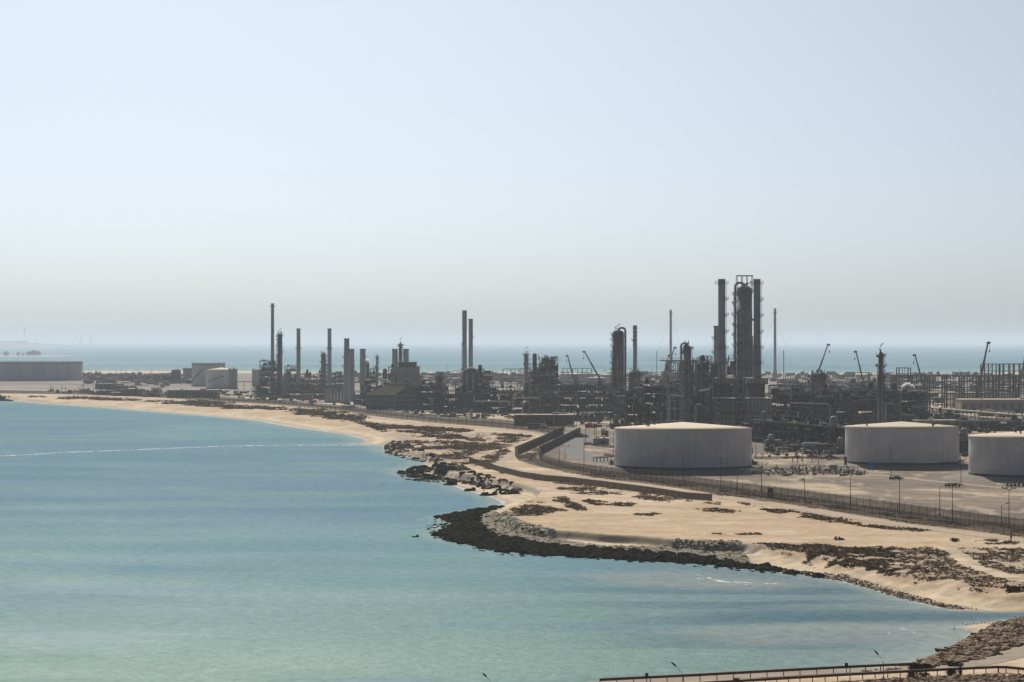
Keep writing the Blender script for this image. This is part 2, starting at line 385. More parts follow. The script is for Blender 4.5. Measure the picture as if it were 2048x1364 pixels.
# cliffs and rubble, reef, headland
c = mixc(c, (.33,.29,.23), ss(-2.3,-1.8,GH)*(1-ss(-.5,-.1,GH))*(GW < 6)*(GY < 1250))
rb = sdist(RUBBLE, GX, GY); c = mixc(c, (.40,.365,.30), ss(-3,1,rb+(n3-.5)*6)*.9)
rb2 = ss(-1,1.5,rb)*ss(.5,.62,vnoise(GX,GY,1.5,77)); c = mixc(c, (.20,.18,.15), rb2*.6)
rf = sdist(REEF, GX, GY); c = mixc(c, (.018,.016,.013), ss(-2,5,rf+(n3-.5)*12)*.9)
hd = sdist(HEADL, GX, GY); c = mixc(c, (.20,.165,.125), ss(-2,1,hd)*ss(.44,.56,fbm(GX, GY, 8, 44)))
def linedist(pts, z, X, Y):
    P = W2(pts, z); best = np.full(X.shape, 1e9)
    for (ax, ay), (bx, by) in zip(P, P[1:]):
        dx, dy = bx-ax, by-ay; t = np.clip(((X-ax)*dx+(Y-ay)*dy)/(dx*dx+dy*dy+1e-9), 0, 1); best = np.minimum(best, np.hypot(X-ax-t*dx, Y-ay-t*dy))
    return best
TRK = [(1880,1096),(1905,1104),(1930,1122),(1950,1136),(1985,1148),(2048,1165),(2150,1180)]
ld = linedist(TRK, -.3, GX, GY); c = mixc(c, (.60,.475,.33), 1-ss(1.2,2.4,ld)); c = mixc(c, (.42,.32,.21), (1-ss(.1,.45,np.abs(ld-.9)))*.5)
for trk in ([(1082,997),(1100,1008),(1130,1020),(1160,1030),(1300,1040),(1500,1050),(1700,1062)], [(1130,996),(1170,1009),(1210,1018),(1400,1032),(1600,1046),(1800,1066),(1880,1092)], [(1060,955),(1100,975),(1150,985),(1250,996),(1400,1008),(1520,1030),(1800,1060)]):
    ld = linedist(trk, 0, GX, GY); c = mixc(c, (.40,.29,.18), (1-ss(.3,.9,np.abs(ld-1.2)))*.6*ss(.35,.6,fbm(GX, GY, 25, 71)))
for k_, (off, am) in enumerate(((4.5,.45),(8,.35),(12.5,.3))):      # tide lines of weed on the beaches
    q_ = GD/np.clip(GY/600,1,4)-off-2.5*(fbm(GX, GY, 20, 72+k_)-.5)
    c = mixc(c, (.16,.12,.08), (1-ss(.1,.55,np.abs(q_)))*am*bk*ss(.42,.58,fbm(GX, GY, 7, 75+k_)))
# tank pads grey gravel
for tx, ty, tr, s in TG:
    q = np.hypot(GX-tx, GY-ty)-tr; c = mixc(c, (.22,.19,.165), 1-ss(9,13,q))
# scrubby soil tone on the dune slope and near shore
SC12 = W2([(1490,1090),(1600,1090),(1700,1096),(1850,1096),(2048,1098),(2200,1110),(2200,1200),(2048,1190),(1940,1178),(1800,1155),(1640,1125)], -.5)
s12 = sdist(SC12, GX, GY); c = mixc(c, (.37,.29,.205), ss(-2,3,s12)*ss(.4,.6,fbm(GX, GY, 9, 51))*.8)
PEB = W2([(1590,1142),(1690,1156),(1800,1186),(1900,1212),(1960,1221),(1900,1219),(1800,1197),(1690,1164),(1590,1149)], WATER)
c = mixc(c, (.19,.155,.11), ss(-.5,1.2,sdist(PEB, GX, GY)+(n3-.5)*3)*.8)
ROCKSL = W2([(1806,1333),(1873,1311),(1920,1287),(1948,1272),(1975,1258),(2000,1246),(2048,1236),(2200,1238)], -2.8)+W2([(2200,1258),(2120,1268),(2048,1288),(1990,1311),(1930,1325),(1850,1337)], 0)
c = mixc(c, (.22,.165,.115), ss(-1,1,sdist(ROCKSL, GX, GY)))
rkp = sdist(W2([(690,838),(800,850),(900,856),(1060,871),(1085,880),(1030,897),(960,925),(900,935),(860,925),(800,893),(770,880),(760,862)], -.3), GX, GY)
c = mixc(c, (.30,.235,.165), ss(0,12,rkp)*ss(.38,.58,fbm(GX, GY*.6, 16, 81))*.8); c = mixc(c, (.17,.13,.095), ss(0,12,rkp)*ss(.55,.66,fbm(GX, GY*.6, 9, 82))*.6)
keep = GH > -6.5
ground = gridmesh('ground', GX, GY, GH, ground_mat(), c, keep); tag(ground, kind='structure')
del GX, GY

# ------------------------------------------------------------------ sea
def sea_mat():
    m = bpy.data.materials.new('sea_water'); m.use_nodes = True; t = m.node_tree; N = t.nodes; L = t.links
    N.remove(N['Principled BSDF']); b = N.new('ShaderNodeBsdfDiffuse'); gl = N.new('ShaderNodeBsdfGlossy'); gl.inputs['Roughness'].default_value = .18; mxs = N.new('ShaderNodeMixShader')
    L.new(b.outputs[0], mxs.inputs[1]); L.new(gl.outputs[0], mxs.inputs[2]); L.new(mxs.outputs[0], N['Material Output'].inputs['Surface'])
    a = N.new('ShaderNodeVertexColor'); a.layer_name = 'tint'; g = N.new('ShaderNodeNewGeometry')
    n = N.new('ShaderNodeTexNoise'); n.inputs['Scale'].default_value = .35; n.inputs['Detail'].default_value = 8; n.inputs['Roughness'].default_value = .7
    mp = N.new('ShaderNodeMapping'); mp.inputs['Scale'].default_value = (1, .7, 1); L.new(g.outputs['Position'], mp.inputs[0]); L.new(mp.outputs[0], n.inputs['Vector'])
    mr = N.new('ShaderNodeMapRange'); mr.inputs[1].default_value = .3; mr.inputs[2].default_value = .7; mr.inputs[3].default_value = .76; mr.inputs[4].default_value = 1.24
    L.new(n.outputs['Fac'], mr.inputs[0])
    mx = N.new('ShaderNodeVectorMath'); mx.operation = 'SCALE'; L.new(a.outputs[0], mx.inputs[0]); L.new(mr.outputs[0], mx.inputs['Scale'])
    L.new(mx.outputs[0], b.inputs['Color'])
    wp = N.new('ShaderNodeTexNoise'); wp.inputs['Scale'].default_value = .012; wp.inputs['Detail'].default_value = 7; wp.inputs['Roughness'].default_value = .6
    mpw = N.new('ShaderNodeMapping'); mpw.inputs['Scale'].default_value = (.7, 2.2, 1); L.new(g.outputs['Position'], mpw.inputs[0]); L.new(mpw.outputs[0], wp.inputs['Vector'])
    mrw = N.new('ShaderNodeMapRange'); mrw.inputs[1].default_value = .3; mrw.inputs[2].default_value = .7; mrw.inputs[3].default_value = .03; mrw.inputs[4].default_value = .075; L.new(wp.outputs['Fac'], mrw.inputs[0]); L.new(mrw.outputs[0], mxs.inputs[0])
    w1 = N.new('ShaderNodeTexNoise'); w1.inputs['Scale'].default_value = .9; w1.inputs['Detail'].default_value = 7; w1.inputs['Roughness'].default_value = .62
    mp2 = N.new('ShaderNodeMapping'); mp2.inputs['Scale'].default_value = (.7, 1.2, 1); mp2.inputs['Rotation'].default_value = (0,0,.3)
    L.new(g.outputs['Position'], mp2.inputs[0]); L.new(mp2.outputs[0], w1.inputs['Vector'])
    bn = N.new('ShaderNodeBump'); bn.inputs['Strength'].default_value = 1; bn.inputs['Distance'].default_value = .22
    L.new(w1.outputs['Fac'], bn.inputs['Height']); L.new(bn.outputs[0], b.inputs['Normal']); L.new(bn.outputs[0], gl.inputs['Normal'])
    return m
pxs = np.concatenate([np.arange(-6000,-240,120), np.arange(-240,2300,4), np.arange(2300,8000,120)])
pys = np.concatenate([[687,688,689,690], np.arange(691,760,2.0), np.arange(760,1400,1.3), np.arange(1400,1500,4), np.arange(1500,3000,60)])
SX, SY = grid(pxs, pys, WATER)
sdd = -sdist(SHORE, SX, SY)                                # distance from shore out to sea
row = HY+(CH-WATER)*F/SY; colm = 1024+SX*F/SY
deep = np.array((.108,.222,.298)); mid = np.array((.138,.268,.30)); pale = np.array((.165,.285,.248)); grey = np.array((.15,.23,.26))
cs = np.ones(SX.shape+(3,))*mid
wx = SX+60*(fbm(SX, SY, 220, 60)-.5); wy = SY+120*(fbm(SX, SY, 200, 61)-.5)
p1 = fbm(wx, wy*.7, 170, 62); p2 = fbm(wx*.35, wy, 30, 63); p3 = fbm(wx, wy*.5, 420, 64)
cs = mixc(cs, deep, ss(.38,.62,p1+.10*ss(600,1500,SY)-.02)*.85)
cs = mixc(cs, pale, (1-ss(440,760,SY-.55*SX+130*(p3-.5)))*.95)
cs = mixc(cs, deep*1.05, ss(.53,.68,p2)*.42*(1-.4*(1-ss(420,600,SY))))
cs = mixc(cs, pale*1.1, ss(.56,.7,fbm(wx*.4, wy, 42, 65))*.35)
# greyer sandy shallows to the right
cs = mixc(cs, (.16,.215,.238), ss(0,90,SX+(p1-.5)*60)*(1-ss(640,900,SY))*.75)
cs = mixc(cs, (.06,.13,.18), ss(.5,.66,fbm(SX*.25+40, SY, 16, 67))*ss(-20,60,SX)*(1-ss(600,720,SY))*.6)
# pale shallow rim, darker weed just off reef
rim = np.clip(SY/700, .7, 3)
cs = mixc(cs, (.27,.34,.31), (1-ss(0,9,sdd/rim))*.75)
cs = mixc(cs, (.29,.34,.33), (1-ss(0,26,sdd))*ss(30,80,SX)*(1-ss(540,620,SY))*.7)
cs = mixc(cs, (.55,.54,.48), (1-ss(0,1.0,sdd/rim))*.8)
SAND1 = W2([(1180,1152),(1330,1146),(1420,1152),(1510,1158),(1575,1170),(1500,1178),(1380,1175),(1250,1165)], WATER)
cs = mixc(cs, (.29,.31,.295), ss(-14,6,sdist(SAND1, SX, SY))*.5)
SAND2 = W2([(1400,1262),(1700,1248),(1985,1241),(1990,1246),(1960,1262),(1880,1276),(1700,1283),(1500,1286)], WATER)
cs = mixc(cs, (.29,.31,.30), ss(-14,5,sdist(SAND2, SX, SY))*.55)
CHAN = W2([(1450,1230),(1550,1226),(1800,1226),(2010,1228),(2300,1226),(2300,1237),(1990,1237),(1800,1241),(1550,1237),(1450,1235)], WATER)
cs = mixc(cs, (.06,.13,.175), ss(-14,3,sdist(CHAN, SX, SY))*.75)
DK = W2([(1400,1160),(1520,1168),(1585,1171),(1640,1178),(1500,1184)], WATER)
cs = mixc(cs, (.10,.17,.23), ss(-8,3,sdist(DK, SX, SY))*.0)
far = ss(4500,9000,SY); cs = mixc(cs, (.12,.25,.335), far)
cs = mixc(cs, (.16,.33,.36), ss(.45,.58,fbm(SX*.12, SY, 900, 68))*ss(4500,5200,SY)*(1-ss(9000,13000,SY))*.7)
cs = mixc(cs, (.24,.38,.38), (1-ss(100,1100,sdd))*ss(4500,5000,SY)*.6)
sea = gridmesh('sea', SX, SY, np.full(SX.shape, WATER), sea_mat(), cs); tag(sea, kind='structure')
del SX, SY

# ------------------------------------------------------------------ ribbons (roads)
def ribbon(name, pts, width, m, z=.06, hfun=None):
    P = [Vector((*p, 0)) for p in pts]; Q = []
    for a, b in zip(P, P[1:]):
        n = max(1, int((b-a).length/12))
        Q += [a+(b-a)*(i/n) for i in range(n)]
    Q.append(P[-1]); mb = MB(); vs_ = []
    for i, q in enumerate(Q):
        d = (Q[min(i+1, len(Q)-1)]-Q[max(i-1, 0)]).normalized(); nrm = Vector((-d.y, d.x, 0))
        wd = width[min(len(width)-1, int(i/len(Q)*len(width)))] if isinstance(width, (list, tuple)) else width
        for s_ in (-.5, .5):
            p = q+nrm*wd*s_; vs_.append((p.x, p.y, (hz(p.x, p.y) if hfun else 0)+z))
    mb.add(vs_, [(2*i, 2*i+1, 2*i+3, 2*i+2) for i in range(len(Q)-1)])
    return tag(mb.build(name, m), kind='structure')
road_px = [(150,791),(300,797),(420,805),(560,813),(680,826),(782,841),(883,850),(985,857),(1061,865),(1090,870),(1099,875),(1091,883),(1066,892),(1035,903),(1003,918),(993,926),(1005,935.5),(1061,944),
 (1137,952),(1200,958),(1281,971),(1383,986),(1485,1001),(1586,1015),(1700,1034),(1838,1055),(2048,1082),(2300,1116)]
def smooth_px(pts, n=3):
    P = [np.array(p, float) for p in pts]
    for _ in range(n):
        Q = [P[0]]
        for a, b in zip(P, P[1:]): Q += [a*.75+b*.25, a*.25+b*.75]
        Q.append(P[-1]); P = Q
    return [tuple(p) for p in P]
ribbon('patrol_road', W2(smooth_px(road_px, 2), 0), 7.0, M['track'])
ribbon('yard_road', W2(smooth_px([(1160,868),(1166,878),(1150,888),(1140,900),(1160,912),(1200,921),(1240,926)], 3), 0), 13, M['asph'], .05)
ribbon('tank_service_road', W2(smooth_px([(1380,951),(1500,946),(1640,950),(1700,946),(1760,950),(1860,962),(1960,972),(2100,982),(2300,1000)], 2), 0), 5.5, M['track'], .055)
ribbon('gate_road', W2([(860,836),(1000,842),(1150,853),(1230,862)], 0), 12, M['track'], .05)
ribbon('yard_access_road', W2([(420,797),(560,805),(700,817),(860,836)], 0), 16, M['asph'], .05)
ribbon('causeway_road', W2(smooth_px([(700,1407),(1000,1383),(1200,1367.5),(1400,1356.5),(1600,1347),(1800,1340),(1900,1333),(1980,1321),(2048,1302),(2130,1285),(2400,1262)], 2), 0), 6.6, M['causeway'], .05)
ribbon('far_coast_road', W2([(600,752),(1100,753),(1700,752),(2300,752)], 0), 30, M['track'], .06)

# distant land beyond the bay
def lowland(name, pts, h, m, z0=WATER-.5):
    P = W2(pts, WATER); mb = MB(); n = len(P)
    cx = sum(p[0] for p in P)/n; cy = sum(p[1] for p in P)/n
    v = [(x, y, z0) for x, y in P]+[(cx+(x-cx)*.96, cy+(y-cy)*.96, WATER+h) for x, y in P]
    f = [(i, (i+1) % n, n+(i+1) % n, n+i) for i in range(n)]+[tuple(range(n, 2*n))]
    mb.add(v, f); return tag(mb.build(name, m), kind='structure')
SPIT = mat('spit_sand', (.42,.36,.28), .95, .15, .01); PIER = mat('distant_land', (.22,.20,.18), .95, .2, .005)
lowland('far_spit', [(-300,714.5),(60,713.6),(158,712.4),(150,711.8),(60,711.4),(-300,711.5)], 3, SPIT)
lowland('far_headland', [(-500,695.5),(30,694.8),(75,692.9),(115,692.2),(110,691.5),(60,690.8),(-500,690.5)], 28, PIER)

# ------------------------------------------------------------------ builders
def loc_of(px, py, z=0): return G(px, py, z)

def storage_tank(name, label, x, y, z, r, h, cone, m, roofm, n=96, stair=None, floating=False, group=None, patches=0, ladder=None):
    t = thing(name, label, 'storage tank', (x, y, z), 0, group)
    MB().lathe([(r, .9), (r, h*.33), (r+.015, h*.335), (r+.015, h*.66), (r, h*.665), (r, h)], n, cap=False).build('shell', m, t)
    MB().lathe([(r+.06, -.6), (r+.06, .9), (r, .9)], n, cap=False).build('base_ring', M['skirt'], t)
    if not floating:
        MB().lathe([(r+.25, h-.15), (r+.25, h+.12), (r*.66, h+.12+cone*.34*1.0), (r*.33, h+.12+cone*.67), (.01, h+.12+cone)], n, cap=False).build('roof', roofm, t)
        rr = random.Random(int(x))
        for k in range(5):
            a = rr.uniform(0, 6.28); q = r*rr.uniform(.3, .93); zz = h+.1+cone*(1-q/r)
            v = MB(); v.lathe([(.35, zz), (.35, zz+.8), (.6, zz+.8), (.5, zz+1.1)], 8, q*math.cos(a), q*math.sin(a)); v.build('roof_vent', M['steel'], t)
    else:
        MB().lathe([(r, h-1.6), (r+1.1, h-1.6), (r+1.1, h-1.3), (r, h-1.3)], n, cap=False).build('wind_girder', M['steel'], t)
        MB().lathe([(r+.1, h-.05), (r+.4, h-.05), (r+.4, h+.2), (r+.1, h+.2)], n, cap=False).build('rim', M['steel'], t)
        MB().lathe([(r-.2, h*.8), (.01, h*.8+.3)], n, cap=False).build('roof', M['tankold'], t)
    # handrail
    hr = MB(); a0, a1 = (-2.2, -.9) if not floating else (0, 6.28)
    k = 14 if not floating else 60
    for i in range(k+1):
        a = a0+(a1-a0)*i/k; p = ((r+.1)*math.cos(a), (r+.1)*math.sin(a))
        if floating: hr.bar((*p, h), (*p, h+1.1), .12)
    if floating:
        hr.lathe([(r+.1, h+1.05), (r+.1, h+1.15)], 60, cap=False)
        hr.build('handrail', M['steel'], t)
    if stair:
        a0, a1, zb, zt = stair; s = MB(); k = 40; pr = None
        for i in range(k+1):
            a = a0+(a1-a0)*i/k; zz = zb+(zt-zb)*i/k
            s.bar(((r)*math.cos(a), (r)*math.sin(a), zz), ((r+1.0)*math.cos(a), (r+1.0)*math.sin(a), zz), .25)
            p = ((r+1.0)*math.cos(a), (r+1.0)*math.sin(a), zz)
            if pr: s.bar(pr, p, .5); s.bar((pr[0], pr[1], pr[2]+1.1), (p[0], p[1], p[2]+1.1), .12)
            pr = p
        s.build('stairway', M['steel'], t)
    if ladder is not None:
        a = ladder; s = MB(); c_, d_ = math.cos(a), math.sin(a); u = (-d_*.35, c_*.35)
        for sg in (-1, 1): s.bar(((r+.5)*c_+u[0]*sg, (r+.5)*d_+u[1]*sg, 0), ((r+.5)*c_+u[0]*sg, (r+.5)*d_+u[1]*sg, h+1.2), .12)
        for i in range(int(h/.6)): s.bar(((r+.5)*c_-u[0], (r+.5)*d_-u[1], i*.6+.3), ((r+.5)*c_+u[0], (r+.5)*d_+u[1], i*.6+.3), .07)
        s.build('ladder', M['steel'], t)
        p = MB(); p.box((r-.6)*c_, (r-.6)*d_, h+.2, 3, 3, .15)
        for sx in (-1.4, 1.4):
            for sy in (-1.4, 1.4): p.bar(((r-.6)*c_+sx, (r-.6)*d_+sy, h+.3), ((r-.6)*c_+sx, (r-.6)*d_+sy, h+1.6), .1)
            p.bar(((r-.6)*c_+sx, (r-.6)*d_-1.4, h+1.5), ((r-.6)*c_+sx, (r-.6)*d_+1.4, h+1.5), .1)
        p.build('gauging_platform', M['rust'], t)
    return t

def platform_mb(r, z, wd=1.3, a0=0., a1=2*math.pi, n=14):
    m = MB(); full = a1-a0 > 6.2
    m.lathe([(r, z-.2), (r+wd, z-.2), (r+wd, z), (r, z)], n, cap=False, smooth=False, a0=a0, a1=a1)
    k = n if full else n+1
    for i in range(k):
        a = a0+(a1-a0)*i/n; p = ((r+wd)*math.cos(a), (r+wd)*math.sin(a))
        m.bar((*p, z), (*p, z+1.2), .10)
        m.bar((*p, z-.1), (r*math.cos(a), r*math.sin(a), z-1.6), .14) if i % 2 == 0 else None
        b = a0+(a1-a0)*(i+1)/n
        if i < n: m.bar((*p, z+1.15), ((r+wd)*math.cos(b), (r+wd)*math.sin(b), z+1.15), .10)
    return m
def ladder_mb(r, a, z0, z1):
    s = MB(); c_, d_ = math.cos(a), math.sin(a); rr = r+.55; u = (-d_*.4, c_*.4)
    for sg in (-1, 1): s.bar((rr*c_+u[0]*sg, rr*d_+u[1]*sg, z0), (rr*c_+u[0]*sg, rr*d_+u[1]*sg, z1), .13)
    z = z0
    while z < z1:
        s.bar((rr*c_-u[0], rr*d_-u[1], z), (rr*c_+u[0], rr*d_+u[1], z), .09); z += .9
    z = z0+2
    while z < z1-1:
        for q in range(5):
            a2 = a+(q-2)*.28/ max(r*.4, .6); 
        s.bar((rr*c_+u[0], rr*d_+u[1], z), ((rr+.8)*c_, (rr+.8)*d_, z), .09); s.bar((rr*c_-u[0], rr*d_-u[1], z), ((rr+.8)*c_, (rr+.8)*d_, z), .09)
        z += 1.8
    return s

def stack(label, px, pyb, pyt, w, m='stackg', plats=(), name='chimney_stack', top_w=None, strakes=None, flange=0, base=None, ladder=None, group=None, guys=False, capr=True, cat='chimney', z0=0, n=20, half=None):
    s = mpp(pyb); x, y, _ = G(px, pyb); H = (pyb-pyt)*s; r = w*s/2; rt = (top_w or w)*s/2
    t = thing(name, label, cat, (x, y, z0), 0, group)
    prof = [(r, 0)]
    if base: prof = [(r*base[0], 0), (r*base[0], base[1]*H*.6), (r, base[1]*H)]
    zb = prof[-1][1]; k = flange or 1
    for i in range(1, k+1):
        z = zb+(H-zb)*i/k; q = r+(rt-r)*i/k
        if flange and i < k: prof += [(q, z-.3), (q+.14, z-.3), (q+.14, z+.05), (q, z+.05)]
        else: prof += [(q, z)]
    MB().lathe(prof, n, smooth=False if flange else True).build('shaft', M[m], t)
    if capr: MB().lathe([(rt, H-.8), (rt+.3, H-.8), (rt+.3, H+.1), (rt*.8, H+.1), (rt*.8, H-.5)], n, cap=False, smooth=False).build('rim', M['steel'], t)
    if strakes:                                          # swollen helical collar bands
        a, b, kk = strakes; za = (pyb-a)*s; zc = (pyb-b)*s; mb = MB()
        for i in range(kk):
            z = zc+(za-zc)*(i+.5)/kk; hh = abs(za-zc)/kk*.42
            mb.lathe([(rt, z-hh), (rt*1.16+.1, z-hh*.3), (rt*1.16+.1, z+hh*.3), (rt, z+hh)], n, cap=False)
        mb.build('collar_bands', M[m], t)
    for pp in plats:
        py, hf = pp if isinstance(pp, tuple) else (pp, None)
        z = (pyb-py)*s; q = r+(rt-r)*z/H
        if hf == 'L': mb = platform_mb(q, z, 1.6, math.pi*.6, math.pi*1.4, 7)
        elif hf == 'R': mb = platform_mb(q, z, 1.6, -math.pi*.45, math.pi*.35, 7)
        else: mb = platform_mb(q, z, 1.5)
        mb.build('platform', M['steel'], t)
    if ladder is not None:
        ladder_mb(max(r, rt), ladder[0], (pyb-ladder[1])*s, (pyb-ladder[2])*s).build('ladder', M['steel'], t)
    if guys:
        mb = MB()
        for zf in (.55, .9):
            for i in range(3):
                a = .5+i*2.094; mb.bar((0, 0, H*zf), (H*.38*math.cos(a), H*.38*math.sin(a), 0), .12)
        mb.build('guy_wires', M['steel'], t)
    return t

def column(label, px, pyb, pyt, w, m='stackg', nplat=6, side='L', goose=None, flag=False, name='distillation_column', swage=None, pipes=2, seed=0, clutter=.6, skirt_w=None, cat='process column', topframe=False, group=None, z0=0):
    rr = random.Random(seed+int(px)); s = mpp(pyb); x, y, _ = G(px, pyb); H = (pyb-pyt)*s-w*s*.2; r = w*s/2
    t = thing(name, label, cat, (x, y, z0), 0, group)
    prof = [(r*1.0, 0), (r*1.0, H*.12), (r, H*.12)]
    if swage: prof += [(r, (pyb-swage[0])*s), (r*swage[1], (pyb-swage[0])*s+r*.6)]; rt = r*swage[1]
    else: rt = r
    k = 6; z1 = prof[-1][1]
    for i in range(1, k+1):
        z = z1+(H-z1)*i/k
        prof += [(rt, z-.1), (rt+.12, z-.1), (rt+.12, z+.05), (rt, z+.05)] if i < k else [(rt, z)]
    MB().lathe(prof, 24, cap=True).build('shell', M[m], t)
    MB().lathe([(rt, H)]+[(rt*math.cos(a), H+rt*.55*math.sin(a)) for a in (.3, .6, .9, 1.2, 1.5)], 24, cap=False).build('dished_head', M[m], t)
    sg = -1 if side == 'L' else 1
    ac = math.pi if side == 'L' else 0
    for i in range(nplat):
        z = H*(.28+.72*(i+1)/nplat)*.995 if nplat > 1 else H
        if i == nplat-1: mb = platform_mb(rt, z-.3, 1.6)
        else:
            q = r if (swage and z < (pyb-swage[0])*s) else rt
            cen = ac+rr.uniform(-.5, .2)*sg; mb = platform_mb(q, z, rr.uniform(1.3, 2.1), cen-rr.uniform(.7, 1.4), cen+rr.uniform(.7, 1.4), 8)
        mb.build('platform', M['steel'], t)
    ladder_mb(rt, ac-.25, H*.1, H+1).build('ladder', M['steel'], t)
    pm = MB()
    for i in range(pipes):
        a = -math.pi/2+rr.uniform(-1.2, 1.2); q = r+.5
        zt = H*rr.uniform(.6, .95); pm.pipe([(r*.9*math.cos(a), r*.9*math.sin(a), zt), (q*math.cos(a), q*math.sin(a), zt), (q*math.cos(a), q*math.sin(a), H*.05)], .5)
    if pipes: pm.build('downcomer_pipes', M['light'], t)
    if goose:
        sg2 = 1 if goose == 'R' else -1; q = rt+1.0; pd = min(1.6, rt*.5); top = H+rt*.5; pts = []
        for i in range(9):
            a = math.pi*i/8; R_ = q*.5; pts.append((sg2*(R_-R_*math.cos(a)), 0, top+R_*.75*math.sin(a)))
        pts.append((sg2*q, 0, H*.15)); MB().pipe(pts, pd, 10).build('overhead_pipe', M[m], t)
    if flag:
        f = MB(); a = rt*.3; f.bar((-a, 0, H), (-a, 0, H+5), .15); f.bar((-a, 0, H+5), (a*.6+1, 0, H+7.2), .5); f.build('davit', M['rust'], t)
    if clutter:
        cm = MB()
        for i in range(int(14*clutter)):
            a = rr.uniform(-math.pi, 0) if rr.random() < .7 else ac; z = H*rr.uniform(.2, 1.0)
            q = rt+rr.uniform(.2, 1.2); cm.box(q*math.cos(a), q*math.sin(a), z, rr.uniform(.5, 1.5), .8, rr.uniform(.5, 2))
        for i in range(int(5*clutter)):
            cm.bar((rr.uniform(-rt, rt), rr.uniform(-1, 0), H+rt*.3), (rr.uniform(-rt, rt), 0, H+rt*.55+rr.uniform(1, 3)), .4)
        cm.build('nozzles', M['steel2'], t)
    if topframe:
        f = MB(); xx = rt; zb = H-2; zt = H+rt*.5+7.0
        for a in (-1, -.33, .33, 1):
            for b in (-.8, .8): f.bar((a*xx, b*xx, zb), (a*xx, b*xx, zt), .38)
        for b in (-.8, .8):
            f.bar((-xx, b*xx, zt), (xx, b*xx, zt), .55); f.bar((-xx*1.3, b*xx, zb+1), (xx, b*xx, zb+1), .35)
        for a in (-1, 1): f.bar((a*xx, -.8*xx, zt), (a*xx, .8*xx, zt), .5)
        f.build('top_frame', M['steel'], t)
    return t

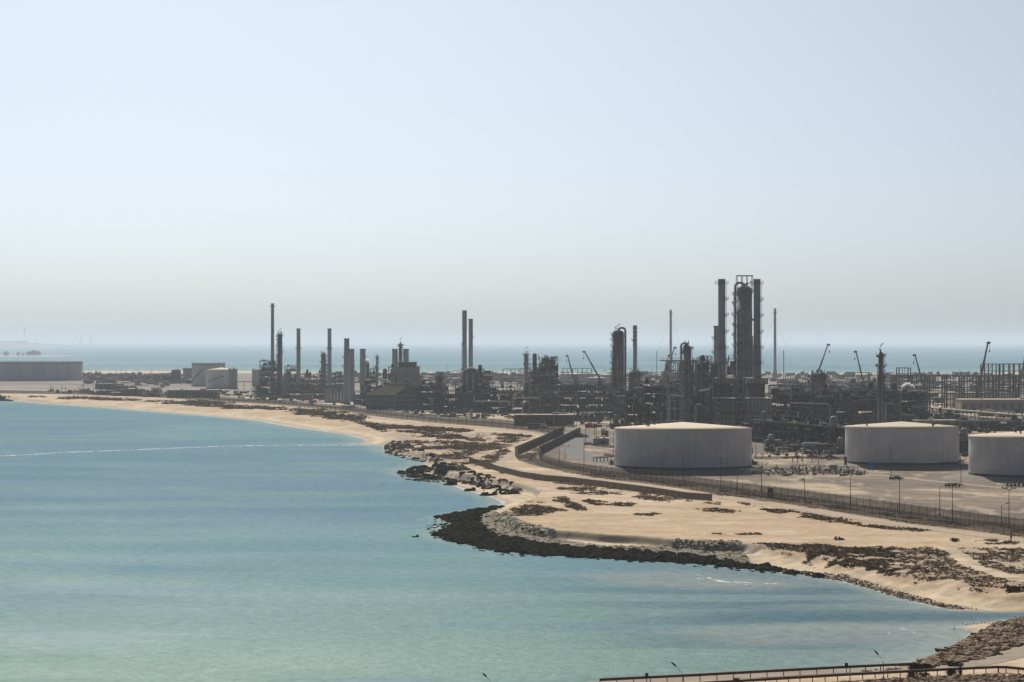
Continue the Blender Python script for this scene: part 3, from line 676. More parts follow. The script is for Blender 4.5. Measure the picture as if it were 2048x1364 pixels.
def unit(label, px0, px1, pyb, pyt, depth=28, seed=1, fill=.6, mf='steel2', me='dark', ragged=.45, name='process_unit', vessels=4, cat='process structure', world=None, bay=6.5, flo=5.2, mt=.34, pipes=1.0, roof=None, group=None, tall_min=.5, ducts=True):
    rr = random.Random(seed)
    if world: x, y, rz, Wd, H = world
    else:
        s = mpp(pyb); x, y, _ = G((px0+px1)/2, pyb); Wd = (px1-px0)*s; H = (pyb-pyt)*s; rz = 0; y += depth/2
    t = thing(name, label, cat, (x, y, 0), rz, group)
    nx = max(1, round(Wd/bay)); ny = max(1, round(depth/9)); nz = max(1, round(H/flo)); bx = Wd/nx; by = depth/ny; bz = H/nz
    hts = [[max(1, round(nz*(1-ragged*rr.random()))) for j in range(ny)] for i in range(nx)]
    hts[rr.randrange(nx)][0] = nz
    fr = MB(); dk = MB(); eqs = []; p1 = MB(); p2 = MB(); rl = MB()
    X = lambda i: -Wd/2+i*bx
    Yc = lambda j: -depth/2+j*by
    def hmax(i, j):
        v = 0
        for a in (i-1, i):
            for b in (j-1, j):
                if 0 <= a < nx and 0 <= b < ny: v = max(v, hts[a][b])
        return v
    for i in range(nx+1):
        for j in range(ny+1):
            h = hmax(i, j); fr.bar((X(i), Yc(j), 0), (X(i), Yc(j), h*bz+(rr.random() < .3)*1.3), mt*1.15)
            for k in range(1, h+1):
                if i < nx and max(hts[i][min(j, ny-1)], hts[i][max(j-1, 0)]) >= k: fr.bar((X(i), Yc(j), k*bz), (X(i+1), Yc(j), k*bz), mt)
                if j < ny and max(hts[min(i, nx-1)][j], hts[max(i-1, 0)][j]) >= k: fr.bar((X(i), Yc(j), k*bz), (X(i), Yc(j+1), k*bz), mt)
                if i < nx and rr.random() < .13 and hts[i][0] >= k: fr.bar((X(i), Yc(j), (k-1)*bz), (X(i+1), Yc(j), k*bz), mt*.7)
    for i in range(nx):
        for j in range(ny):
            for k in range(hts[i][j]+1):
                top = k == hts[i][j]; low = 1-k/max(1, nz)
                if k > 0 and rr.random() < .35+.35*fill: dk.box(X(i)+bx/2, Yc(j)+by/2, k*bz+.02, bx*.96, by*.96, .22)
                if top or rr.random() < .15:
                    yy = Yc(j) if j == 0 else Yc(j)+by
                    for q in range(4): rl.bar((X(i)+bx*q/3, yy, k*bz), (X(i)+bx*q/3, yy, k*bz+1.1), .1)
                    rl.bar((X(i), yy, k*bz+1.1), (X(i)+bx, yy, k*bz+1.1), .1); rl.bar((X(i), yy, k*bz+.6), (X(i)+bx, yy, k*bz+.6), .07)
                if (not top) and rr.random() < fill*(.75+.6*low):
                    sz = bz*rr.uniform(.35, .95); tgt = MB(); eqs.append(tgt)
                    if rr.random() < .3: tgt.hcyl((X(i)+bx*.15, Yc(j)+by*rr.uniform(.3, .7), k*bz+sz*.5+.3), (X(i)+bx*.85, Yc(j)+by*.5, k*bz+sz*.5+.3), sz*.42, 8)
                    else: tgt.box(X(i)+bx*rr.uniform(.35, .65), Yc(j)+by*rr.uniform(.35, .65), k*bz+.2, bx*rr.uniform(.5, .98), by*rr.uniform(.3, .8), sz)
                if top and rr.random() < .5 and ducts:
                    q = rr.random(); cx_, cy_ = X(i)+bx*.5, Yc(j)+by*.5
                    eq = MB(); eqs.append(eq) if not .4 <= q < .7 else None
                    if q < .4: eq.lathe([(bx*.2, k*bz), (bx*.2, k*bz+rr.uniform(1.5, 3.5)), (.1, k*bz+4)], 10, cx_, cy_)
                    elif q < .7: p1.pipe([(cx_, cy_, k*bz), (cx_, cy_, k*bz+rr.uniform(1, 4)), (cx_+rr.uniform(-3, 3), cy_, k*bz+rr.uniform(1, 3))], .5)
                    else: eq.box(cx_, cy_, k*bz, bx*.5, by*.4, rr.uniform(.8, 2))
    npipe = int(pipes*(nx*nz*1.2+4))
    for q in range(npipe):
        tgt = p1 if rr.random() < .30 else p2
        k = rr.randint(0, nz-1); j = rr.choice([0, 0, ny]); i0 = rr.randrange(nx); i1 = min(nx, i0+rr.randint(1, 4)); d = rr.choice([.25, .35, .5, .8])
        z = k*bz+rr.uniform(.4, bz-.4); yy = Yc(j)+rr.uniform(-.9, .9)
        if rr.random() < .55: tgt.pipe([(X(i0)+1, yy, z), (X(i1)-rr.uniform(0, 2), yy, z), (X(i1)-rr.uniform(0, 2), yy, max(.3, z+rr.uniform(-bz, bz)))], d)
        else: tgt.pipe([(X(i0)+rr.uniform(0, bx), yy, z), (X(i0)+rr.uniform(0, bx), yy, max(.3, z+rr.uniform(-2, 2)*bz))][:2], d)
    fr.build('steel_frame', M[mf], t)
    if dk.v: dk.build('decks', M['dark'], t)
    eqs.sort(key=lambda q_: min(p_[1] for p_ in q_.v)); eqs[:100] and [q_.build('equipment', M[me], t) for q_ in eqs[:100]]
    rest = MB()
    for q_ in eqs[100:]: rest.add(q_.v, q_.f)
    if rest.v: tag(rest.build('equipment', M[me], t), kind='stuff')
    if rl.v: rl.build('railings', M['steel2'], t)
    if p1.v: p1.build('bright_pipework', M['light'], t)
    if p2.v: p2.build('dark_pipework', M['steel2'], t)
    for q in range(vessels):
        k = rr.randint(0, max(0, nz-1)); i = rr.randrange(nx); z = k*bz+.4; v = MB()
        if rr.random() < .5: v.hcyl((X(i)+.4, -depth/2+by*.3, z+1.6), (X(i)+min(Wd, bx*rr.uniform(1, 1.6)), -depth/2+by*.3, z+1.6), rr.uniform(1, 1.6), 12)
        else:
            rv = rr.uniform(1, 2); hv = rr.uniform(5, min(14, H*.8)); v.lathe([(rv*.6, z), (rv, z+rv*.5), (rv, z+hv), (rv*.5, z+hv+rv*.5)], 12, X(i)+bx/2, -depth/2+by*.35)
        v.build('vessel', M[rr.choice(['grey', 'stackg', 'light', 'steel2'])], t)
    if roof: MB().box(0, 0, H+.1, Wd*1.02, depth*1.02, .5).build('roof', M[roof], t)
    return t

def frame(label, px0, px1, pyb, pyt, depth, nx, nz, mf='steel', t_=.55, name='steel_framework', hoops=(), braces=.1, seed=0, ny=1, cat='steel framework', low=None):
    rr = random.Random(seed); s = mpp(pyb); x, y, _ = G((px0+px1)/2, pyb); Wd = (px1-px0)*s; H = (pyb-pyt)*s
    t = thing(name, label, cat, (x, y+depth/2, 0)); bx = Wd/nx; bz = H/nz; po = MB(); be = MB(); br = MB()
    for j in range(ny+1):
        yy = -depth/2+depth*j/ny
        for i in range(nx+1):
            po.bar((-Wd/2+i*bx, yy, 0), (-Wd/2+i*bx, yy, H), t_*(1.5 if i % 2 == 0 else .7))
            for k in range(1, nz+1):
                if i < nx and (k == nz or rr.random() < .85): be.bar((-Wd/2+i*bx, yy, k*bz), (-Wd/2+(i+1)*bx, yy, k*bz), t_*(.95 if k == nz else .55))
                if j < ny: be.bar((-Wd/2+i*bx, yy, k*bz), (-Wd/2+i*bx, yy+depth/ny, k*bz), t_*.6)
                if i < nx and rr.random() < braces: br.bar((-Wd/2+i*bx, yy, (k-1)*bz), (-Wd/2+(i+1)*bx, yy, k*bz), t_*.5)
    for hx in hoops:
        q = (hx-(px0+px1)/2)*s; hh = 8*s; ww = 3.2*s/2
        for sx in (-ww, ww): be.bar((q+sx, -depth/2, H), (q+sx, -depth/2, H+hh), .5)
        be.bar((q-ww, -depth/2, H+hh), (q+ww, -depth/2, H+hh), .5)
    po.build('posts', M[mf], t); be.build('beams', M[mf], t)
    if br.v: br.build('braces', M[mf], t)
    return t

def building(label, px0, px1, pyb, pyt, depth, m='conc', roof='flat', name='building', windows=(0, 0), bays=0, cat='building', rz=0, roofm='conc', door=True, par=.5):
    s = mpp(pyb); x, y, _ = G((px0+px1)/2, pyb); Wd = (px1-px0)*s; H = (pyb-pyt)*s
    t = thing(name, label, cat, (x, y+depth/2, 0), rz)
    MB().box(0, 0, 0, Wd, depth, H).build('walls', M[m], t)
    if roof == 'flat':
        r_ = MB(); r_.box(0, 0, H+.003, Wd+.8, depth+.8, par); r_.box(Wd*.2, 0, H+par, min(6, Wd*.12), 4, 1.2); r_.box(-Wd*.25, 2, H+par, 2.5, 2.5, .9)
        r_.build('roof', M[roofm], t)
    wn, wf = windows
    for k in range(wf):
        for i in range(wn):
            g = MB().box(-Wd/2+Wd*(i+.5)/wn, -depth/2-.06, H*(k+.35)/max(1, wf), Wd/wn*.45, .14, H/wf*.4).build('window', M['glass'], t)
    for i in range(bays+1 if bays else 0):
        MB().box(-Wd/2+Wd*i/bays, -depth/2-.25, 0, .6, .5, H*.98).build('pilaster', M[roofm], t)
    if door: MB().box(Wd*.1, -depth/2-.08, 0, min(3, Wd*.2), .15, min(3, H*.6)).build('door', M['steel'], t)
    return t

def mobile_crane(label, pxt, pyt, pxb, pyb, pg, seed=0, th=.9, group='mobile cranes among the plant'):
    """boom tip (pxt,pyt), boom foot (pxb,pyb), ground row pg"""
    s = mpp(pg); x, y, _ = G(pxb, pg); t = thing('mobile_crane', label, 'crane', (x, y, 0), 0, group)
    zt = (pg-pyt)*s; zb = max(3.2, (pg-pyb)*s*0+3.2); dx = (pxt-pxb)*s
    k = (zb-0)/(max(1, (pg-pyb)*s)); slope = (pxt-pxb)/(pyb-pyt)
    sg = 1 if dx > 0 else -1
    xb = dx-slope*(zt-zb)
    b = MB(); tip = Vector((dx, 0, zt)); ft = Vector((xb, 0, zb)); d = tip-ft
    m1 = ft+d*.42; m2 = ft+d*.72
    b.bar(ft, m1, th*1.7, th*1.7, cap=True); b.bar(m1, m2, th*1.35, th*1.3, cap=True); b.bar(m2, tip, th*1.0, th*.9, cap=True)
    b.box(dx+sg*.5, 0, zt-1.1, 3, 1.4, 1.8); b.build('boom', M['steel'], t)
    h = MB(); h.bar((dx+sg*1.2, 0, zt-1), (dx+sg*1.2, 0, zt-6), .15); h.box(dx+sg*1.2, 0, zt-8, .9, .9, 2); h.build('hook_block', M['steel'], t)
    MB().box(xb, 0, 1.1, 13, 2.8, 1.2).build('carrier', M['ochre'], t)
    MB().box(xb-sg*1, 0, 2.35, 4.5, 2.6, 1.7).build('turntable_housing', M['ochre'], t)
    MB().box(xb+5.2*sg, 0, 2.35, 2.2, 2.6, 1.5).build('cab', M['glass'], t)
    for i in range(5):
        for sy in (-1.35, 1.35):
            MB().bar((xb-5+i*2.5, sy-.3, .65), (xb-5+i*2.5, sy+.3, .65), 1.3, n=12, cap=True).build('wheel', M['tyre'], t)
    return t

def lamp(label, px, pyt, pyb, arm=1, name='street_lamp', group='lamp posts inside the refinery fence', heads=1, m='fence', z=0):
    s = mpp(pyb, z); x, y, _ = G(px, pyb, z); zz = hz(x, y) if z == 0 else z; H = (pyb-pyt)*s
    t = thing(name, label, 'lamp post', (x, y, zz), 0, group)
    MB().bar((0, 0, 0), (0, 0, H), .30, .16, n=8, cap=True).build('pole', M[m], t)
    MB().box(0, 0, -.1, .8, .8, .5).build('footing', M['conc2'], t)
    for k in range(heads):
        a = arm if heads == 1 else (-1, 1, -.5, .5)[k]
        MB().bar((0, 0, H), (a*1.5, -.3, H+.7), .12, .1, n=6).build('arm', M[m], t)
        MB().bar((a*1.4, -.3, H+.65), (a*2.3, -.45, H+.95), .42, .3, cap=True).build('lamp_head', M['light'], t)
    return t

def fence_run(name, label, pts, h, mesh, z=0, spacing=4.0, crank=True, mpost='fence', post=.12, cat='fence', gaps=0):
    P = [Vector((*p, 0)) for p in pts]; o = P[0].copy(); o.z = hz(o.x, o.y); t = thing(name, label, cat, tuple(o))
    pan = MB(); posts = []
    for a, b in zip(P, P[1:]):
        L_ = (b-a).length; n = max(1, round(L_/spacing)); q0 = None
        for i in range(n+1):
            q = a+(b-a)*(i/n); q.z = hz(q.x, q.y); q = q-o
            if q0 is not None:
                d = (q-q0).normalized(); nr = Vector((-d.y, d.x, 0))*.025
                v = [q0-nr, q-nr, q+nr, q0+nr]; vv = [tuple(w_+Vector((0,0,.05))) for w_ in v]+[tuple(w_+Vector((0,0,h))) for w_ in v]
                pan.add(vv, [(0,1,5,4),(2,3,7,6),(4,5,6,7),(1,2,6,5),(3,0,4,7)])
            if i < n or b is P[-1]: posts.append(q)
            q0 = q
    pan.build('mesh_panel' if mesh == 'mesh' else 'slat_panel', M[mesh], t)
    posts.sort(key=lambda q: (q+o).y)
    def pm(mb, q):
        mb.bar(q, q+Vector((0,0,h+.1)), post, cap=True)
        if crank: mb.bar(q+Vector((0,0,h)), q+Vector((.35,-.1,h+.55)), post*.8)
    for q in posts[:95]:
        mb = MB(); pm(mb, Vector((0,0,0))); ob = mb.build('post', M[mpost], t, loc=tuple(q))
    rest = MB()
    for q in posts[95:]: pm(rest, q)
    if rest.v: tag(rest.build('posts', M[mpost], t), kind='stuff')
    return t

ICO = None
def rock_mesh(name, m, seed, flat=.65):
    r_ = random.Random(seed); t = (1+5**.5)/2
    v = [(-1,t,0),(1,t,0),(-1,-t,0),(1,-t,0),(0,-1,t),(0,1,t),(0,-1,-t),(0,1,-t),(t,0,-1),(t,0,1),(-t,0,-1),(-t,0,1)]
    f = [(0,11,5),(0,5,1),(0,1,7),(0,7,10),(0,10,11),(1,5,9),(5,11,4),(11,10,2),(10,7,6),(7,1,8),(3,9,4),(3,4,2),(3,2,6),(3,6,8),(3,8,9),(4,9,5),(2,4,11),(6,2,10),(8,6,7),(9,8,1)]
    vv = []
    for x, y, z in v:
        k = r_.uniform(.38, .62)/1.0; vv.append((x*k, y*k, z*k*flat))
    return vv, f
ROCKS = [rock_mesh('r', None, i) for i in range(8)]
def add_rock(mb, x, y, z, s, k, rz, fl=1.0):
    v, f = ROCKS[k]; c_, d_ = math.cos(rz), math.sin(rz)
    mb.add([(x+s*(a*c_-b*d_), y+s*(a*d_+b*c_), z+s*e*fl) for a, b, e in v], f)

def scatter(poly, n, seed, dens=None, zlift=0):
    """random points inside a world polygon with ground height"""
    P = np.array(poly); lo = P.min(0); hi = P.max(0); rg = np.random.RandomState(seed); out = []
    tries = 0
    while len(out) < n and tries < 60:
        tries += 1
        X = rg.uniform(lo[0], hi[0], n*3); Y = rg.uniform(lo[1], hi[1], n*3)
        m = sdist(poly, X, Y) > 0
        if dens is not None: m &= dens(X, Y) > rg.uniform(0, 1, len(X))
        X = X[m]; Y = Y[m]
        if len(X):
            H_ = height(X, Y)[0]; out += list(zip(X, Y, H_))
    return out[:n]

# ================================================================== THINGS
# ---- big storage tanks on gravel pads
lab = ['widest low storage tank, in the middle, nearest the bend of the road fence',
       'large low storage tank standing between the other two big tanks, roof platform on its right',
       'large low storage tank cut off by the right edge of the photo']
rimrow = [856, 853, 872]
for i, (tx, ty, tr, s) in enumerate(TG):
    h = CH-1.6-(rimrow[i]-HY)*ty/F
    storage_tank('storage_tank', lab[i], tx, ty, 1.6, tr, h, tr*.085, M['tank'], M['tankroof'], 128, group='large storage tanks by the road', ladder=(-.25 if i else -.12))
    print('tank', i, tx, ty, tr, h)

def tank_px(label, cx, hw, pyb, pyt, m='tankold', roofm='tankroof', **k):
    s = mpp(pyb); x, y, _ = G(cx, pyb); r = hw*s
    return storage_tank('storage_tank', label, x, y, 0, r, (pyb-pyt)*s, r*k.pop('cone', .1), M[m], M[roofm], 64, **k)
tank_px('very wide floating roof tank with dark rim girder cut off by the left edge', 52, 112, 760, 724, floating=True, m='tankold')
tank_px('tall pale tank with long curving outside stairway and dark rim', 417, 33, 772, 727, floating=True, stair=(-2.95, -1.75, 1, 21), m='tankold')
tank_px('cone roofed tank in front and right of the tank with the stairway', 443, 31, 777, 740, stair=(-2.4, -1.3, 8, 15), cone=.16)
tank_px('small dark tank peeping out left of the stairway tank', 377, 11, 757, 737, m='grey', floating=True)
tank_px('grey green square looking tank left of the dark tower block', 517, 13, 773, 739, m='grey')
tank_px('narrow grey tank just right of the cone roofed tank', 466, 9, 778, 738, m='grey')
for i, (cx, hw, b, t_) in enumerate([(1150,30,772,748),(1195,24,775,756),(1215,20,768,750),(912,9,770,757),(1575,22,766,757)]):
    tank_px(['hazy blue grey tank beyond the plant under the short crane boom','low hazy tank left of the tall gooseneck column','hazy tank directly behind the gooseneck column','small tank behind the domed heater, low on its left','low pale tank behind the single thin mast'][i], cx, hw, b, t_, m='grey', roofm='grey')

# ---- stacks
stack('tallest thin chimney with flared cap platform at far left of the plant', 545, 792, 607, 8, 'stackb', [613], top_w=5.5, strakes=(690, 618, 9))
stack('plain grey chimney with one ring platform halfway, second from the left', 597, 786, 657, 9, 'stackg', [697], top_w=7.5, flange=8)
stack('plain grey chimney with one ring platform, right of the small dark column', 659, 786, 657, 9, 'stackg', [697], top_w=7.5, flange=10)
stack('thick banded grey chimney, tallest of the group beside the silos', 693.5, 808, 677, 15, 'stackg', [(714,'L'),(732,'L')], top_w=10, flange=13)
stack('thick grey chimney touching the banded one on its right', 703, 802, 698, 13, 'stackg', [], top_w=11, flange=9)
stack('thick grey chimney standing alone left of the steam puff', 725.5, 798, 698, 12, 'stackg', [(714,'R')], top_w=11, flange=8)
stack('grey chimney behind the heater house, on its left', 790, 790, 698, 13, 'stackg', [], top_w=11, flange=6)
stack('grey chimney behind the heater house, on its right', 812, 790, 698, 12, 'stackg', [], top_w=11, flange=6)
stack('taller of the twin chimneys, with swollen collar bands near its top', 929, 800, 621, 10, 'stackg', [(688,'L')], top_w=8.6, strakes=(660, 624, 7), ladder=(math.pi, 740, 688))
stack('shorter of the twin chimneys, smooth with a side platform', 941.5, 798, 638, 8.5, 'stackb', [(674,'R')], flange=6)
stack('slim chimney right of the gooseneck column, bumpy upper half', 1270, 815, 651, 8, 'stackg', [(680,'L')], top_w=7.5, strakes=(692, 653, 5), ladder=(0, 740, 690))
stack('far pale thin flare stack on a cone foot left of the round topped column', 1341.5, 752, 620, 5.4, 'stackw', [627], top_w=4.4, base=(1.9, .12), guys=True, name='flare_stack', flange=12)
stack('far pale thin flare stack on a cone foot right of the tall twin chimneys', 1550, 757, 617, 5.6, 'stackw', [626], top_w=4.8, base=(1.9, .12), guys=True, name='flare_stack', flange=12)
stack('square topped grey chimney just left of the tall twin chimneys', 1433, 838, 652, 10.5, 'stackg', [(675,'L'),(704,'L')], flange=9, ladder=(math.pi, 760, 675))
stack('single thin dark mast right of the far flare stack', 1567.5, 790, 700, 1.6, 'steel', [], name='mast', cat='mast', capr=False, n=6)
stack('thin dark vertical mast behind the plant left of the leaning booms', 1313.5, 790, 702, 1.6, 'steel', [], name='mast', cat='mast', capr=False, n=6, top_w=1.0)

# ---- fired heaters under the tall twin chimneys
def heater(label, cx, pyb, levels, st=None, mh='conc2', seed=0, name='fired_heater'):
    s = mpp(pyb); x, y, _ = G(cx, pyb); rr = random.Random(seed)
    t = thing(name, label, 'fired heater', (x, y+13, 0)); zz = lambda p: (pyb-p)*s
    nm = ['radiant_box', 'convection_box', 'duct_box', 'flue_box']
    for i, (x0, x1, yb, yt, m) in enumerate(levels):
        wd = (x1-x0)*s; cxx = ((x0+x1)/2-cx)*s; mb = MB(); z0 = max(0, zz(yb)); mb.box(cxx, 0, z0, wd, min(wd, 20), zz(yt)-z0)
        mb.build(nm[min(i, 3)], M[m], t); rb = MB(); d = min(wd, 20)
        for k in range(int(wd/2.2)+1): rb.box(cxx-wd/2+wd*k/int(wd/2.2), -d/2-.15, z0, .25, .3, zz(yt)-z0)
        for k in range(int((zz(yt)-z0)/4)+1): rb.box(cxx, -d/2-.2, z0+k*4, wd, .22, .2)
        rb.build('stiffeners', M['steel2'], t)
        pl = MB(); zt = zz(yt)
        pl.box(cxx, 0, zt-.3, wd+3, d+3, .25)
        for k in range(12):
            q = cxx-wd/2-1.4+(wd+2.8)*k/11; pl.bar((q, -d/2-1.4, zt), (q, -d/2-1.4, zt+1.2), .1)
        pl.bar((cxx-wd/2-1.4, -d/2-1.4, zt+1.2), (cxx+wd/2+1.4, -d/2-1.4, zt+1.2), .1)
        pl.build('walkway', M['steel'], t)
    if st:
        px, pyt, w_, ps, pl_ = st; zb = zz(levels[-1][3]); zt = zz(pyt); r = w_*s/2; xx = (px-cx)*s
        prof = [(r*1.25, zb), (r*1.15, zb+(zt-zb)*.2), (r*1.02, zb+(zt-zb)*.45)]
        for k in range(12):
            z = zb+(zt-zb)*(.45+.55*(k+1)/12); prof += [(r, z-.25), (r+.15, z-.25), (r+.15, z), (r, z)]
        o = MB().lathe(prof, 24, smooth=False).build('stack', M['stackg'], t, loc=(xx, 0, 0))
        for p_, side in ps:
            a = {'F': (0, 6.283), 'R': (-1.4, 1.1), 'L': (2, 4.3)}[side]
            platform_mb(r*1.05, zz(p_), 1.9, a[0], a[1], 12 if side == 'F' else 7).build('platform', M['steel'], o)
        for a, z0, z1 in pl_: ladder_mb(r, a, zz(z0), zz(z1)).build('ladder', M['steel'], o)
    return t
heater('fired heater with light grey box carrying the left tall twin chimney', 1448, 864, [(1421,1478,864,827,'clad'),(1421,1478,826,797,'clad'),(1430,1462,796,768,'steel2'),(1430,1470,768,756,'clad')],
       (1447, 557, 14.5, [(565,'F'),(597,'R'),(629,'R'),(662,'R'),(695,'F'),(727,'F')], [(0,727,565)]))
heater('fired heater with light grey box carrying the right tall twin chimney', 1516, 862, [(1487,1545,862,827,'clad'),(1487,1545,826,797,'clad'),(1500,1532,796,768,'steel2'),(1497,1538,768,756,'clad')],
       (1518, 557, 14, [(565,'F'),(598,'R'),(630,'R'),(663,'R'),(695,'F'),(727,'F')], [(0,727,565)]))
heater('heater house with flat lean roofs stepped like stairs, above the brown hall', 815, 800, [(790,842,800,752,'conc2'),(795,838,752,733,'grey'),(797,832,733,724,'dark')], None)
heater('tall domed heater under the twin chimneys, wide grey lower block', 947, 824, [(918,975,824,782,'stackg'),(922,972,782,770,'steel2')], None)
s = mpp(818); x, y, _ = G(941, 823)
t = thing('domed_vessel', 'dome topped vessel in the frame under the twin chimneys', 'vessel', (x, y, 0))
r = 16*mpp(823); H = (823-750)*mpp(823)
MB().lathe([(r, 2), (r, H)]+[(r*math.cos(a), H+r*math.sin(a)) for a in (.2,.4,.6,.8,1,1.2,1.4,1.56)], 24).build('shell', M['steel2'], t)
pm = MB()
for a in (-2.3, -1.9, -1.5, -1.1): pm.pipe([(r*1.03*math.cos(a), r*1.03*math.sin(a), H), (r*1.03*math.cos(a), r*1.03*math.sin(a), 8)], .7)
pm.build('side_pipes', M['stackg'], t)

# ---- columns
column('tall dark column with stacked side platforms right of the tallest thin chimney', 560, 792, 668, 9.5, 'steel', 9, 'L', flag=True, clutter=1.5)
column('stubby brown column with bulky platforms left of the ring platform chimney', 647, 784, 708, 9.5, 'steel2', 5, 'R', clutter=1.6)
column('small slender column with wide crown platform between chimneys', 754, 775, 713, 4.5, 'stackg', 4, 'R', clutter=1)
column('small dark column with crown platform between the heater house chimneys', 801, 792, 688, 6, 'steel', 4, 'R', flag=True, clutter=1.3)
column('brown column with bulky top left of the domed heater', 880, 824, 752, 14, 'steel2', 4, 'L', clutter=2)
column('slender column with tilted davit left of the crowded reactor frame', 1052, 800, 707, 8.5, 'stackg', 7, 'R', flag=True)
column('big grey column with gooseneck pipe on its right and platforms up its left', 1236.5, 832, 662, 23, 'steel2', 10, 'L', goose='R', flag=True, pipes=3)
column('squat heater column base below the slim bumpy chimney', 1270, 822, 742, 24, 'steel2', 3, 'R', clutter=1.5, name='heater_column')
column('round topped column with loop pipe on its left inside open frame', 1374, 864, 692, 17, 'stackg', 5, 'R', goose='L', clutter=1.6)
column('massive tallest column between the twin chimneys with loop pipe and top frame', 1489, 848, 574, 31, 'stackb', 11, 'L', goose='L', pipes=5, topframe=True, swage=None, clutter=1.5)
column('free standing slender column with crown platforms and tilted davit right of centre', 1762, 858, 706, 14.5, 'steel2', 5, 'R', flag=True, swage=(752, .72), clutter=1.6)
column('wide round vessel under the leaning crane boom, left one of the pair', 1629, 842, 748, 17, 'stackg', 2, 'L', clutter=1.5, name='reactor_vessel')
column('wide round vessel under the leaning crane boom, right one of the pair', 1644, 840, 746, 16, 'steel2', 2, 'R', clutter=1.5, name='reactor_vessel')
column('short vessel behind the round topped column beside the frame', 1400, 846, 735, 8, 'steel2', 3, 'R')
column('slim vessel hugging the left flank of the massive tallest column', 1470.5, 846, 585, 3.2, 'rust', 9, 'L', name='riser_column', pipes=0, clutter=.6)

# ---- process structures (front to back)
U = unit
U('dark open tower block left of the tall dark column', 519, 551, 793, 722, 25, 11, .8, 'steel', 'dark', .15, vessels=4)
U('low dark block at the foot of the tall dark column', 548, 566, 796, 758, 18, 12, .9, 'steel', 'navy', .2)
U('ochre clad heater row between the dark column and the silos', 562, 650, 797, 767, 24, 13, .95, 'ochre', 'ochre', .25, vessels=6)
U('dark pipe bridge behind the ochre heater row', 560, 692, 785, 746, 26, 14, .7, 'steel', 'navy', .5, vessels=5)
U('small dark clump left of the first ring platform chimney', 569, 590, 780, 733, 20, 15, .8, 'steel', 'dark', .5, vessels=2)
U('low dark units spreading left of the tower block foot', 508, 524, 797, 776, 14, 16, .8, 'steel', 'navy', .4, vessels=2)
U('dark units between the thick chimneys and the brown hall', 707, 738, 812, 770, 20, 17, .8, 'steel', 'dark', .5, vessels=3)
U('loop pipe structure right of the lone thick chimney', 729, 752, 798, 738, 18, 18, .5, 'steel', 'dark', .6, vessels=2)
U('units left of the heater house, stepped roofline', 762, 792, 806, 735, 22, 19, .8, 'steel', 'dark', .6, vessels=3)
U('dark open hall side with pale posts right of the brown hall', 806, 870, 820, 770, 34, 20, .95, 'steel2', 'navy', .08, vessels=5, roof='roofg')
U('dark units between the brown column and the domed heater', 866, 925, 826, 768, 26, 21, .85, 'steel', 'dark', .45, vessels=5)
U('tall open frame wrapped round the dome topped vessel', 922, 968, 819, 740, 20, 22, .35, 'steel', 'dark', .2, vessels=2)
U('dark frame right of the domed heater with brown posts', 962, 985, 826, 745, 22, 23, .7, 'steel2', 'dark', .35, vessels=2)
U('long dark pipe filled structure in the middle, left stretch', 980, 1062, 826, 776, 28, 24, .95, 'steel', 'navy', .2, vessels=8, pipes=1.6)
U('crowded reactor frame with rounded hump top', 1060, 1116, 822, 716, 26, 25, .9, 'steel2', 'dark', .3, vessels=7, pipes=1.5)
U('long dark pipe filled structure with ochre pipes below the reactor frame', 1058, 1120, 832, 781, 22, 26, .95, 'ochre', 'navy', .2, vessels=7, pipes=1.6)
U('long dark air cooler structure with white roof patches, middle right', 1112, 1224, 822, 768, 30, 27, 1.0, 'steel', 'navy', .10, vessels=6, pipes=1.2, roof=None)
U('brown dark structure at the foot of the gooseneck column', 1212, 1256, 836, 785, 24, 28, .9, 'steel2', 'dark', .35, vessels=4)
U('brown framed stair block left of the long lattice structure', 1252, 1290, 862, 776, 20, 29, .85, 'steel2', 'dark', .15, vessels=3)
U('long lattice structure of dark bays behind the middle tank', 1284, 1372, 858, 768, 30, 30, .9, 'steel', 'navy', .12, vessels=8, pipes=1.7)
U('tall open frame with pale beams around the round topped column', 1334, 1412, 852, 726, 26, 31, .35, 'conc2', 'dark', .18, vessels=3, pipes=1.2, bay=9)
U('dense brown frame between the round topped column and the left twin chimney', 1396, 1442, 856, 722, 24, 32, .6, 'steel2', 'steel', .2, vessels=6, pipes=1.5)
U('lower pipework block in front of the dense brown frame', 1384, 1424, 868, 790, 18, 33, .8, 'steel', 'navy', .35, vessels=5, pipes=1.8)
U('narrow crowded frame squeezed between left chimney and massive column', 1456, 1474, 858, 718, 18, 34, .8, 'steel2', 'steel', .25, vessels=3)
U('dark gap structure between the two chimney heaters', 1476, 1490, 866, 770, 16, 35, .95, 'steel', 'dark', .2, vessels=2)
U('dark crowded structure right of the right twin chimney', 1540, 1625, 856, 772, 30, 36, .95, 'steel', 'navy', .3, vessels=8, pipes=1.6)
U('dark crowded structure below the pair of round vessels', 1612, 1702, 852, 778, 30, 37, .95, 'steel', 'navy', .25, vessels=8, pipes=1.6)
U('dark crowded structure left and right of the free standing column', 1695, 1800, 852, 776, 28, 38, .95, 'steel2', 'navy', .25, vessels=8, pipes=1.5)
U('end structure with pale stair tower and flat roof right of the free standing column', 1785, 1855, 850, 784, 26, 39, .9, 'steel2', 'dark', .12, vessels=5, pipes=1.4, roof='steel')
U('back row of dark frames glimpsed behind the right structures', 1560, 1760, 808, 766, 24, 40, .7, 'steel', 'navy', .4, vessels=4)
U('ribbed dark box block at the right end of the plant', 1829, 1859, 852, 816, 18, 41, 1.0, 'steel2', 'steel', .02, vessels=0, roof='steel')
A = Vector(G(1512, 882)); B = Vector(G(1698, 903)); mid_ = (A+B)/2; dv = B-A; 
